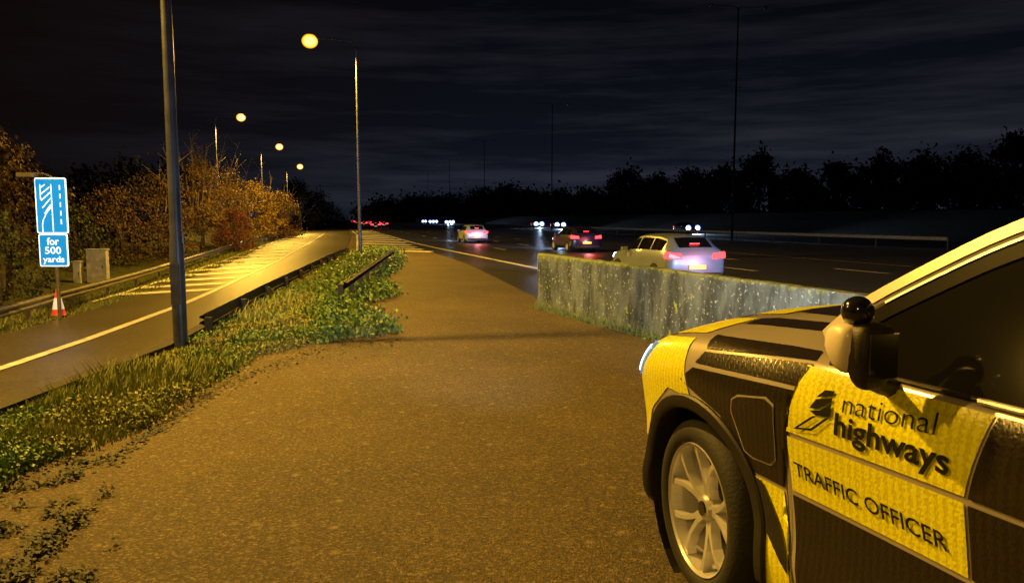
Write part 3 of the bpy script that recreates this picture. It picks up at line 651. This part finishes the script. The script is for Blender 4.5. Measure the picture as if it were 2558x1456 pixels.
away = [(148, 2, 'p_dark', 'dark car with red lights by the vanishing edge line, nearest of the far queue'), (180, 5.6, 'p_white', 'second of the far tail lit cars, in the middle lane'), (215, 2, 'p_silver', 'third of the far tail lit cars, in the left lane'), (245, 9, 'p_dark', 'fourth of the far tail lit cars, in the third lane'), (270, 5.6, 'p_dark', 'fifth of the far tail lit cars, in the middle lane'), (300, 2.2, 'p_dark', 'sixth of the far tail lit cars, in the left lane'), (335, 5.5, 'p_silver', 'seventh of the far tail lit cars, in the middle lane'), (370, 9, 'p_dark', 'eighth of the far tail lit cars, in the third lane'), (410, 2.5, 'p_dark', 'ninth of the far tail lit cars, in the left lane'), (460, 6, 'p_white', 'farthest of the tail lit cars')]
for Y, off, pm, lab in away:
    traffic_car(lab, EX(Y)+off, Y, 13, M[pm], 'distant cars driving away', tr=1.4)
onc = [(100, 41, 'nearest', 7000, 2.8), (150, 38.8, 'second nearest', 7000, 3.8), (172, 40.5, 'third nearest', 6000, 4.2), (285, 36.5, 'fourth nearest', 6000, 4.8), (300, 40, 'fifth nearest', 6000, 5.0), (335, 36.5, 'sixth nearest', False, 5.0), (350, 40, 'seventh nearest', False, 5.0), (385, 39, 'farthest', False, 5.0)]
for Y, off, lab, e, hr in onc:
    traffic_car('%s oncoming car with blue white headlights on the far carriageway' % lab, EX(Y)+off, Y, 13+180, M['p_dark'], 'oncoming cars on the far carriageway', spot=e, hr=hr)
# ------------------------------------------------------------------ the patrol vehicle
ANG = R(17); U = Vector((-sin(ANG), cos(ANG), 0)); Lf = Vector((-cos(ANG), -sin(ANG), 0)); O = Vector((1.70, 3.253, 0))
car = empty('patrol_car', 'yellow and black chequered traffic officer car parked at the lower right', 'car', O+Vector((0, 0, .008)), R(107))
def tl(p): q = Vector(p)-O; return Vector((q.dot(U), q.dot(Lf), p[2]))
CO = tl((0, 0, H))
def rl(px, py): d = ray(px, py); return Vector((d.dot(U), d.dot(Lf), d.z)).normalized()
def livery(name, c1, c2, rough, coat, bump):
    m = bpy.data.materials.new(name); m.use_nodes = True; nt = m.node_tree; N = nt.nodes; K = nt.links; b = N['Principled BSDF']
    b.inputs['Roughness'].default_value = rough; b.inputs['Coat Weight'].default_value = coat; b.inputs['Coat Roughness'].default_value = .12
    tc = N.new('ShaderNodeTexCoord'); mp = N.new('ShaderNodeMapping'); mp.inputs['Scale'].default_value = (1, .0, 1); K.new(tc.outputs['Object'], mp.inputs[0])
    w = N.new('ShaderNodeTexWave'); w.wave_type = 'BANDS'; w.bands_direction = 'X'; w.inputs['Scale'].default_value = 11; w.inputs['Distortion'].default_value = 3.5; w.inputs['Detail'].default_value = 0; w.inputs['Detail Scale'].default_value = 8
    K.new(mp.outputs[0], w.inputs['Vector'])
    w2 = N.new('ShaderNodeTexWave'); w2.bands_direction = 'Z'; w2.inputs['Scale'].default_value = 17; w2.inputs['Distortion'].default_value = 2; K.new(mp.outputs[0], w2.inputs['Vector'])
    mm = N.new('ShaderNodeMath'); mm.operation = 'MULTIPLY_ADD'; mm.inputs[1].default_value = .2; sc_ = N.new('ShaderNodeMath'); sc_.operation = 'MULTIPLY'; sc_.inputs[1].default_value = .8
    K.new(w.outputs['Fac'], sc_.inputs[0]); K.new(w2.outputs['Fac'], mm.inputs[0]); K.new(sc_.outputs[0], mm.inputs[2])
    r = N.new('ShaderNodeValToRGB'); r.color_ramp.elements[0].position = .1; r.color_ramp.elements[1].position = .8; r.color_ramp.elements[0].color = (*c2, 1); r.color_ramp.elements[1].color = (*c1, 1); K.new(mm.outputs[0], r.inputs[0]); K.new(r.outputs[0], b.inputs['Base Color'])
    bp = N.new('ShaderNodeBump'); bp.inputs['Strength'].default_value = bump; bp.inputs['Distance'].default_value = .003; K.new(mm.outputs[0], bp.inputs['Height']); K.new(bp.outputs[0], b.inputs['Normal'])
    return m
M['yellow'] = livery('yellow_reflective', (.86, .88, .01), (.68, .66, .008), .35, .4, .3)
M['ldark'] = livery('dark_livery', (.02, .015, .010), (.012, .009, .006), .28, .3, .22)
M['silver'] = mat('silver_bodywork', (.50, .46, .44), .3, metal=.3, col2=(.44, .41, .39), scale=2, coat=.7)
M['blackgloss'] = mat('gloss_black', (.012, .012, .012), .12, coat=.8, scale=3)
M['blackplastic'] = mat('black_plastic', (.016, .014, .013), .55, scale=30, bump=.1)
M['ink'] = mat('black_lettering', (.008, .008, .008), .4, scale=9)
M['mirror'] = mat('mirror_glass', (.03, .03, .035), .05, metal=.5, scale=2)
PL = [(-3.9, .6), (-3.86, .78), (-3.7, .9), (-3.3, .965), (-2.8, .985), (-2.2, .985), (-1.5, .975), (-1.0, .97), (-.6, .975), (-.3, .985), (0, .992), (.25, .988), (.44, .972), (.58, .937), (.69, .875), (.76, .79), (.815, .68), (.85, .54), (.875, .36), (.888, .18), (.892, 0)]
def catm(pts, step):
    out = []
    for i in range(len(pts)-1):
        p0 = Vector(pts[max(0, i-1)]); p1 = Vector(pts[i]); p2 = Vector(pts[i+1]); p3 = Vector(pts[min(len(pts)-1, i+2)])
        n = max(2, int((p2-p1).length/step))
        for q in range(n):
            t = q/n; out.append(.5*((2*p1)+(p2-p0)*t+(2*p0-5*p1+4*p2-p3)*t*t+(3*p1-p0-3*p2+p3)*t**3))
    out.append(Vector(pts[-1])); return out
pl = catm(PL, .025)
ZT = [(-3.9, 1.02), (-3.5, 1.12), (-2, 1.135), (-1.0, 1.13), (-.5, 1.13), (0, 1.115), (.25, 1.09), (.44, 1.06), (.58, 1.025), (.69, .985), (.76, .95), (.82, .915), (.892, .88)]
ZC = [(-3.9, 1.05), (-1, 1.20), (-.7, 1.245), (-.4, 1.245), (0, 1.225), (.3, 1.185), (.52, 1.13), (.68, 1.06), (.82, .97), (.892, .885)]
PV = [(0, .10), (.06, .035), (.12, .018), (.22, .012), (.34, .026), (.5, .026), (.62, .016), (.74, .004), (.8, 0), (.85, .004), (.9, .02), (.945, .042), (.98, .072), (1, .11)]
rows = catm([(a, b) for a, b in PV], .03); NR = len(rows); NH = 16
def body(sgn):
    mb = MB(); n = len(pl); cc = NR+NH
    for i, p in enumerate(pl):
        a = pl[max(0, i-1)]; b = pl[min(n-1, i+1)]; t = (b-a).normalized(); nx, ny = -t.y, t.x
        if ny < 0 and i < n-3: nx, ny = -nx, -ny
        if i >= n-3: nx, ny = 1, 0
        zt = interp(ZT, p.x); zc = interp(ZC, p.x)
        dr = 1-.62*(1-sstep(-.75, -.35, p.x))      # the door top stays flat up to the window line
        for v, ins in rows:
            ins2 = ins*(1 if p.x < .5 else 1+.3*sstep(.5, .85, p.x))
            if v > .8: ins2 *= dr
            mb.v.append((p.x-nx*ins2, max(0, (p.y-ny*ins2))*sgn, .22+(zt-.22)*v))
        ex, ey = p.x-nx*.11*dr, max(0, p.y-ny*.11*dr)
        for k2 in range(1, NH+1):
            t2 = k2/NH; yy = ey*(1-t2); mb.v.append((ex, yy*sgn, zt+(zc-zt)*(1-(1-t2)**2.4)*min(1, ey/.5)))
    for i in range(n-1):
        for q in range(cc-1): a = i*cc+q; mb.f.append((a, a+1, a+cc+1, a+cc))
    return mb
bl = body(1); bvh = BVHTree.FromPolygons([Vector(v) for v in bl.v], bl.f)
WC = (.04, .38); WR = (-2.93, .38)
def hypot2(a, b): return sqrt(a*a+b*b)
def arch(f, mb, r=.455):
    c = sum((Vector(mb.v[i]) for i in f), Vector())/len(f)
    return abs(c.y) > .7 and any(hypot2(c.x-w[0], c.z-w[1]) < r for w in (WC, WR))
full = MB()
for sgn in (1, -1):
    b_ = body(sgn); o = len(full.v); full.v += b_.v; full.f += [tuple(i+o for i in f) for f in b_.f if not arch(f, b_)]
full.f.append(tuple(q for q in range(NR+NH))[::-1])
me = bpy.data.meshes.new('body'); me.from_pydata(full.v, [], full.f); link('body', me, M['silver'], car, 'all')
def hit(px, py, yp=.975):
    d = rl(px, py); h = bvh.ray_cast(CO, d)
    if h[0] is not None: return h[0]
    t = (yp-CO.y)/d.y; return CO+d*t
def plane(px, py, yp=.958):
    d = rl(px, py); t = (yp-CO.y)/d.y; return CO+d*t
def project(bm, off, mode, clip=True, step=.03):
    xs = [v.co.x for v in bm.verts]; zs_ = [v.co.z for v in bm.verts]
    x = math.floor(min(xs)/step)*step
    while x < max(xs):
        bmesh.ops.bisect_plane(bm, geom=bm.verts[:]+bm.edges[:]+bm.faces[:], plane_co=(x, 0, 0), plane_no=(1, 0, 0)); x += step
    z = math.floor(min(zs_)/step)*step
    while z < max(zs_):
        bmesh.ops.bisect_plane(bm, geom=bm.verts[:]+bm.edges[:]+bm.faces[:], plane_co=(0, 0, z), plane_no=(0, 0, 1)); z += step
    bad = []
    for v in bm.verts:
        if mode == 'side': h = bvh.ray_cast(Vector((v.co.x, 2, v.co.z)), Vector((0, -1, 0)))
        else: h = bvh.ray_cast(Vector((v.co.x, v.co.z, 3)), Vector((0, 0, -1)))
        if h[0] is None or (mode == 'side' and h[0].y < .3): bad.append(v); continue
        n = h[1]
        if mode == 'side' and n.y < 0: n = -n
        if mode == 'top' and n.z < 0: n = -n
        v.co = h[0]+n*off
    bmesh.ops.delete(bm, geom=bad, context='VERTS')
    if clip:
        kill = [f for f in bm.faces if hypot2(f.calc_center_median().x-WC[0], f.calc_center_median().z-WC[1]) < .475 and f.calc_center_median().y > .6]
        bmesh.ops.delete(bm, geom=kill, context='FACES')
def decal(name, m, pix=None, off=.004, mode='side', pts=None, parent=None, clip=True, step=.03):
    bm = bmesh.new(); P3 = pts or [hit(*p) for p in pix]
    vs = [bm.verts.new((p[0], 0, p[2] if mode == 'side' else p[1])) for p in P3]; bm.faces.new(vs)
    bmesh.ops.triangulate(bm, faces=bm.faces[:]); project(bm, off, mode, clip, step)
    me = bpy.data.meshes.new(name); bm.to_mesh(me); bm.free()
    return link(name, me, m, parent or car, 'all')
def text_decal(name, m, txt, p0, p1, pu, cap, bold=0, off=.009, parent=None):
    vs, fs = textverts(txt, bold); a = plane(*p0); b = plane(*p1); c = plane(*pu)
    bm = bmesh.new(); vv = []
    for u, v in vs:
        q = a+(b-a)*u+(c-a)*(v/cap); vv.append(bm.verts.new((q.x, 0, q.z)))
    for f in fs:
        try: bm.faces.new([vv[i] for i in f])
        except Exception: pass
    project(bm, off, 'side', False, .04)
    me = bpy.data.meshes.new(name); bm.to_mesh(me); bm.free(); return link(name, me, m, parent or car)
Y = 'yellow'
# door panels: corners on the door plane, top edge just under the window line
q1, q2, q3, q4 = plane(2003, 962), plane(2477, 1030), plane(2418, 1246), plane(1974, 1080)
decal('yellow_panel', M[Y], pts=[(q1.x, 0, 1.112), (q2.x, 0, 1.118), tuple(q3), tuple(q4)])
decal('yellow_panel', M[Y], pts=[tuple(plane(*p)) for p in [(1974, 1092), (2416, 1262), (2412, 1452), (1977, 1228)]])
decal('dark_panel', M['ldark'], pts=[tuple(plane(*p)) for p in [(1978, 1240), (2412, 1466), (2440, 1800), (2000, 1560)]])
q5, q6, q7 = plane(2486, 1034), plane(2760, 1380), plane(2428, 1252)
decal('dark_panel', M['ldark'], pts=[(q5.x, 0, 1.118), (q6.x-.1, 0, 1.12), tuple(q6), tuple(q7)])
decal('dark_panel', M['ldark'], pts=[tuple(plane(*p)) for p in [(2426, 1268), (2760, 1396), (2760, 1750), (2422, 1456)]])
decal('dark_panel', M['ldark'], [(1795, 842), (2055, 885), (2040, 908), (1767, 876)])
decal('dark_panel', M['ldark'], [(1762, 884), (2036, 917), (1992, 970), (1738, 910)])
decal('dark_panel', M['ldark'], [(1732, 922), (1987, 982), (1962, 1080), (1962, 1222), (1855, 1165), (1800, 1040), (1700, 950)])
decal('yellow_panel', M[Y], pts=[(x_, 0, z_) for x_, z_ in ((.15, 1.088), (.06, .86), (.25, .86), (.44, .72), (.54, .56), (.76, .56), (.84, .66), (.885, .80), (.84, .86), (.76, .935), (.64, .995), (.46, 1.05))], step=.015)
decal('yellow_panel', M[Y], [(1845, 1168), (1960, 1230), (1968, 1300), (1984, 1540), (1885, 1500)])
fl = decal('charging_flap', M['silver'], [(1830, 1000), (1846, 990), (1918, 997), (1936, 1015), (1942, 1155), (1930, 1168), (1885, 1150), (1862, 1130), (1828, 1030)], off=.007, clip=False)
decal('flap_face', M['ldark'], [(1834, 1002), (1847, 995), (1915, 1001), (1932, 1017), (1938, 1152), (1928, 1162), (1887, 1145), (1866, 1128), (1832, 1030)], off=.011, clip=False, parent=fl)
decal('side_vent', M['blackgloss'], [(1886, 1190), (1908, 1204), (1955, 1320), (1972, 1405), (1972, 1440), (1955, 1410), (1900, 1290)], off=.010, clip=False)
gpn = [plane(*p) for p in ((1996, 985), (1968, 1082), (1966, 1225), (1974, 1380), (1984, 1520))]
for i_ in range(1):
    L_ = [(g_.x+.0025, 0, g_.z) for g_ in gpn]; R_ = [(g_.x-.0025, 0, g_.z) for g_ in gpn]
    L_[0] = (L_[0][0], 0, 1.05); R_[0] = (R_[0][0], 0, 1.05)
    decal('door_gap', M['ink'], pts=L_+R_[::-1], off=.006)
decal('bonnet_decal', M[Y], pts=[(x_, y_) for x_, y_ in ((.15, .86), (.12, .62), (.50, .60), (.73, .50), (.78, .60), (.68, .74), (.53, .82), (.37, .858))], mode='top', step=.02)
decal('bonnet_decal', M['ldark'], pts=[(x_, y_) for x_, y_ in ((.08, .72), (.10, .62), (-.52, .56), (-.50, .66))], mode='top')
decal('bonnet_decal', M['ldark'], pts=[(x_, y_) for x_, y_ in ((.04, .48), (.04, .02), (-.50, .02), (-.52, .48))], mode='top')
decal('bonnet_decal', M[Y], pts=[(x_, y_) for x_, y_ in ((.08, .52), (.08, .02), (.70, .02), (.68, .42), (.53, .52))], mode='top')
text_decal('lettering', M['ink'], 'national', (2115, 1036), (2345, 1094), (2117, 988), .7, -.010)
text_decal('lettering', M['ink'], 'highways', (2097, 1088), (2385, 1192), (2100, 1034), .72, .022)
text_decal('lettering', M['ink'], 'TRAFFIC OFFICER', (1990, 1190), (2370, 1386), (1988, 1155), .7, .008)
def logo():
    # a slanted road folded into three bars, the lowest one drawn as an outline
    polys = [[(2050, 998), (2068, 981), (2092, 984), (2090, 995)], [(2036, 1024), (2050, 1003), (2090, 1000), (2088, 1010), (2058, 1026)], [(2038, 1030), (2062, 1030), (2088, 1014), (2090, 1040), (2084, 1047), (2050, 1040)],
             [(1996, 1073), (2046, 1043), (2056, 1044), (2009, 1071)], [(1996, 1073), (2009, 1070), (2044, 1074), (2042, 1079)], [(2040, 1074), (2078, 1049), (2089, 1049), (2044, 1079)]]
    V = []; Fc = []
    for i, pp in enumerate(polys):
        bm = bmesh.new(); vs = [bm.verts.new((h.x, 0, h.z)) for h in (plane(*p) for p in pp)]; bm.faces.new(vs); bmesh.ops.triangulate(bm, faces=bm.faces[:]); project(bm, .009+.0004*i, 'side', False, .05)
        o = len(V); bm.verts.index_update(); V += [tuple(v.co) for v in bm.verts]; Fc += [tuple(v.index+o for v in f.verts) for f in bm.faces]; bm.free()
    me = bpy.data.meshes.new('logo'); me.from_pydata(V, [], Fc); link('logo', me, M['ink'], car)
logo()
hl = decal('headlight', mat('headlight_housing', (.25, .3, .4), .15, coat=.8, emit=(.25, .5, 1), es=.55), pts=[(x_, 0, z_) for x_, z_ in ((.46, 1.02), (.58, 1.0), (.66, .965), (.71, .91), (.72, .83), (.63, .83), (.57, .87), (.51, .95))], off=.012, clip=False, step=.015)
decal('headlight_lens', mat('lit_headlight', (.9, .95, 1), .2, emit=(.6, .8, 1), es=3), pts=[(x_, 0, z_) for x_, z_ in ((.55, .985), (.60, .98), (.66, .945), (.70, .90), (.71, .845), (.65, .85), (.60, .89))], off=.016, clip=False, step=.015, parent=hl)
def bodyy(x, z):
    h = bvh.ray_cast(Vector((x, 2, z)), Vector((0, -1, 0))); return h[0].y if h[0] is not None and h[0].y > .5 else .9
for sgn in (1, -1):
    for wc in (WC, WR):
        mb = MB(); n = 48
        for i in range(n+1):
            a = R(-22+224*i/n)
            for r_, dy in ((.425, -.09), (.43, .012), (.44, .02), (.482, .02), (.490, .012), (.490, -.03)):
                x = wc[0]+r_*cos(a); z = wc[1]+r_*sin(a)
                yb = bodyy(wc[0]+.48*cos(a), max(.24, wc[1]+.48*sin(a))); mb.v.append((x, sgn*(yb+dy), z))
        for i in range(n):
            for q in range(5): a = i*6+q; mb.f.append((a, a+1, a+7, a+6))
        mb.build('arch_trim', M['blackplastic'], car, True)
        mb = MB(); mb.lathe([(.44, .55), (.44, .93)], (wc[0], 0, wc[1]), 'y', 32); mb.lathe([(.0, .55), (.44, .55)], (wc[0], 0, wc[1]), 'y', 32); mb.v = [(v[0], v[1]*sgn, v[2]) for v in mb.v]; mb.build('wheel_well', M['blackplastic'], car)
def wheel(wc, sgn):
    steer = R(-5) if wc is WC else 0
    def place(vs):
        out = []
        for x, y, z in vs:
            x, y = x*1.02, y-.85; z *= 1.02
            x, y = x*cos(steer)-y*sin(steer), x*sin(steer)+y*cos(steer)
            out.append((x+wc[0], (y+.85)*sgn, z+wc[1]))
        return out
    mb = MB(); mb.lathe([(.26, .70), (.33, .70), (.362, .72), (.373, .76), (.375, .83), (.373, .90), (.362, .94), (.335, .962), (.30, .968), (.275, .955), (.268, .94)], (0, 0, 0), 'y', 64)
    mb.v = place(mb.v); w = mb.build('wheel', M['tyre'], car, True)
    mb = MB(); mb.lathe([(.24, .80), (.248, .9), (.258, .948), (.268, .957), (.271, .948)], (0, 0, 0), 'y', 64)
    for s_ in range(5):
        for sd in (-1, 1):
            a0 = 2*pi*s_/5+pi/2+.15
            prof = [(.040, .10*sd, .026, .905), (.10, .12*sd, .017, .918), (.17, .20*sd, .013, .932), (.225, .29*sd, .014, .940), (.258, .35*sd, .022, .940)]
            o = len(mb.v)
            for r_, da, hw, yy in prof:
                a = a0+da; c = Vector((r_*cos(a), 0, r_*sin(a))); t = Vector((-sin(a), 0, cos(a)))
                for wv, dy in ((-hw, -.04), (-hw*.7, 0), (hw*.7, 0), (hw, -.04)): q = c+t*wv; mb.v.append((q.x, yy+dy, q.z))
            for i in range(len(prof)-1):
                for q in range(3): k3 = o+i*4+q; mb.f.append((k3, k3+1, k3+5, k3+4))
                mb.f.append((o+i*4+3, o+i*4, o+i*4+4, o+i*4+7))
    mb.lathe([(0, .925), (.045, .922), (.058, .90), (.058, .86)], (0, 0, 0), 'y', 24)
    mb.v = place(mb.v); mb.build('rim', M['rim'], w)
    mb = MB(); mb.lathe([(0, .93), (.03, .93), (.032, .924)], (0, 0, 0), 'y', 20); mb.v = place(mb.v); mb.build('hub_cap', M['blackgloss'], w, True)
    mb = MB(); mb.lathe([(0, .80), (.255, .80), (.255, .78)], (0, 0, 0), 'y', 32); mb.v = place(mb.v); mb.build('brake_disc', M['darksteel'], w)
for wc in (WC, WR):
    for sgn in (1, -1): wheel(wc, sgn)
RL = [(-.58, 1.22), (-.65, 1.30), (-.76, 1.38), (-.95, 1.495), (-1.1, 1.575), (-1.3, 1.655), (-1.55, 1.71), (-1.9, 1.738), (-2.4, 1.735), (-3.0, 1.70), (-3.5, 1.6), (-3.75, 1.2)]
rl_ = catm(RL, .05)
def gy(z): return .905-(z-1.12)*.42
def offl(pts, d):
    out = []
    for i, p in enumerate(pts):
        t = (pts[min(i+1, len(pts)-1)]-pts[max(i-1, 0)]).normalized(); n = Vector((t.y, -t.x))
        if n.y > 0: n = -n
        if i > len(pts)-10: n = Vector((.7, -.7))
        out.append(p+n*d)
    return out
def band(name, m, d0, d1, off, n0=0):
    for sgn in (1, -1):
        a = offl(rl_, d0); b = offl(rl_, d1); mb = MB()
        for p, q in zip(a, b):
            za, zb_ = max(p.y, 1.1), max(q.y, 1.1)
            mb.v += [(p.x, sgn*(gy(za)+off), za), (q.x, sgn*(gy(zb_)+off), zb_)]
        for i in range(n0, len(a)-1): mb.f.append((2*i, 2*i+1, 2*i+3, 2*i+2))
        mb.build(name, m, car, 'all')
band('pillar', M['silver'], -.005, .03, .012); band('pillar_trim', M['blackplastic'], .03, .045, .008); band('chrome_strip', M['rim'], .045, .053, .011, 4); band('window_trim', M['blackgloss'], .053, .1, .006)
for sgn in (1, -1):
    a = offl(rl_, .09); mb = MB()
    for p in a: z = max(p.y, 1.12); mb.v += [(p.x, sgn*gy(z), z), (p.x, sgn*gy(1.06), 1.08)]
    for i in range(len(a)-1): mb.f.append((2*i, 2*i+1, 2*i+3, 2*i+2))
    mb.build('side_window', M['glass'], car, 'all')
    mb = MB(); pts = [(-.68-.1*i, sgn*.922, 1.136+.001*i) for i in range(30)]; mb.tube(pts, .008, 8); mb.build('window_seal', M['blackplastic'], car, True)
    mb = MB(); pts = [(-1.22-.1*i, sgn*.934, 1.142+.001*i) for i in range(24)]; mb.tube(pts, .009, 8); mb.build('window_strip', M['rim'], car, True)
mb = MB(); nn_ = 10
for p in rl_[: -6]:
    w = gy(p.y)
    for i in range(nn_+1): t = -1+2*i/nn_; mb.v.append((p.x+(.12*(1-t*t)*sstep(-1.6, -.6, p.x)), w*t, p.y+.035*(1-t*t)))
cut = [i for i, p in enumerate(rl_) if p.x > -1.28][-1]
mw = MB(); mw.v = mb.v[:(cut+1)*(nn_+1)]
for j in range(cut):
    for i in range(nn_): a = j*(nn_+1)+i; mw.f.append((a, a+1, a+nn_+2, a+nn_+1))
mw.build('windscreen', M['glass'], car, 'all')
mr = MB(); mr.v = mb.v[cut*(nn_+1):]
for j in range(len(mr.v)//(nn_+1)-1):
    for i in range(nn_): a = j*(nn_+1)+i; mr.f.append((a, a+1, a+nn_+2, a+nn_+1))
mr.build('roof', M['silver'], car, 'all')
mb = MB(); mb.box((-3.86, 0, 1.3), (.04, 1.3, .6)); mb.build('tailgate', M['silver'], car)
lb = MB(); lb.box((-1.75, 0, 1.8), (.3, 1.2, .09)); lb.build('light_bar', M['blackgloss'], car)
def blob(name, m, c, r, parent, xr=None, e=2.6, taper=0):
    mb = MB(); nu, nv = 36, 20
    def sp_(v, p): return math.copysign(abs(v)**p, v)
    for j in range(nv+1):
        ph = -pi/2+pi*j/nv
        for i in range(nu):
            th = 2*pi*i/nu; x = sp_(cos(ph), 2/e)*sp_(cos(th), 2/e); y = sp_(cos(ph), 2/e)*sp_(sin(th), 2/e); z = sp_(sin(ph), 2/e)
            if xr: x = max(xr[0], min(xr[1], x))
            k4 = 1-taper*max(0, x)
            lowr = 1-.35*max(0, -z)*(1 if e > 2.3 else 0)
            mb.v.append((c[0]+x*r[0]*lowr, c[1]+y*r[1]*k4*lowr, c[2]+z*r[2]*k4))
    for j in range(nv):
        for i in range(nu): a = j*nu+i; b = j*nu+(i+1) % nu; mb.f.append((a, b, b+nu, a+nu))
    return mb.build(name, m, parent, 'all')
M['capsilver'] = mat('mirror_cap_paint', (.8, .74, .66), .4, col2=(.72, .66, .6), scale=2, coat=.4)
for sgn in (1, -1):
    mo = blob('door_mirror', M['blackplastic'], (-.995, sgn*1.065, 1.222), (.045, .066, .092), car, e=3.6)
    blob('mirror_cap', M['capsilver'], (-.945, sgn*1.095, 1.240), (.055, .056, .070), mo, e=3.4, taper=.15)
    mb = MB(); mb.box((-1.043, sgn*1.065, 1.23), (.006, .09, .12)); mb.build('mirror_glass', M['mirror'], mo)
    mb = MB(); mb.tube([(-.93, sgn*.9, 1.11), (-.96, sgn*.98, 1.125), (-.98, sgn*1.04, 1.15)], [.03, .026, .026], 10); mb.build('mirror_arm', M['blackplastic'], mo, True)
bs = blob('spotting_mirror', M['blackgloss'], (-.965, 1.085, 1.342), (.042, .044, .042), car, e=2)
mb = MB(); mb.tube([(-.975, 1.08, 1.29), (-.965, 1.085, 1.33)], .026, 8); mb.build('stem', M['blackplastic'], bs)
for y_ in (.68, -.68):
    l = light('headlight_beam', 'SPOT', (1.05, y_, .78), 950, (.62, .82, 1), car, spot_size=R(66), spot_blend=1, shadow_soft_size=.06); aim(l, (1, .04 if y_ > 0 else -.36, .18))
# ------------------------------------------------------------------ world
w = bpy.data.worlds.new('World'); bpy.context.scene.world = w; w.use_nodes = True; nt = w.node_tree; N = nt.nodes; K = nt.links; bg = N['Background']
tc = N.new('ShaderNodeTexCoord'); sx_ = N.new('ShaderNodeSeparateXYZ'); K.new(tc.outputs['Generated'], sx_.inputs[0])
r = N.new('ShaderNodeValToRGB'); cr = r.color_ramp; cr.elements[0].position = 0; cr.elements[0].color = (.012, .017, .032, 1); cr.elements[1].position = .45; cr.elements[1].color = (.0019, .0019, .0032, 1)
e = cr.elements.new(.1); e.color = (.0074, .0094, .0168, 1); e = cr.elements.new(.26); e.color = (.0038, .0042, .0074, 1)
K.new(sx_.outputs['Z'], r.inputs[0])
mp = N.new('ShaderNodeMapping'); mp.inputs['Scale'].default_value = (1, 1, 11); K.new(tc.outputs['Generated'], mp.inputs[0])
n = N.new('ShaderNodeTexNoise'); n.inputs['Scale'].default_value = 2.6; n.inputs['Detail'].default_value = 9; n.inputs['Roughness'].default_value = .62; K.new(mp.outputs[0], n.inputs['Vector'])
r2 = N.new('ShaderNodeValToRGB'); r2.color_ramp.elements[0].position = .42; r2.color_ramp.elements[0].color = (.6, .6, .6, 1); r2.color_ramp.elements[1].position = .72; r2.color_ramp.elements[1].color = (2.8, 2.35, 1.85, 1); K.new(n.outputs['Fac'], r2.inputs[0])
mu = N.new('ShaderNodeMix'); mu.data_type = 'RGBA'; mu.blend_type = 'MULTIPLY'; mu.inputs[0].default_value = 1; K.new(r.outputs[0], mu.inputs[6]); K.new(r2.outputs[0], mu.inputs[7])
r3 = N.new('ShaderNodeMapRange'); r3.inputs[1].default_value = -.05; r3.inputs[2].default_value = -.6; K.new(sx_.outputs['X'], r3.inputs[0])
br = N.new('ShaderNodeMix'); br.data_type = 'RGBA'; K.new(r3.outputs[0], br.inputs[0]); K.new(mu.outputs[2], br.inputs[6]); br.inputs[7].default_value = (.0045, .0024, .002, 1)
K.new(br.outputs[2], bg.inputs['Color']); bg.inputs['Strength'].default_value = 1.0
bpy.context.scene.view_settings.view_transform = 'Standard'
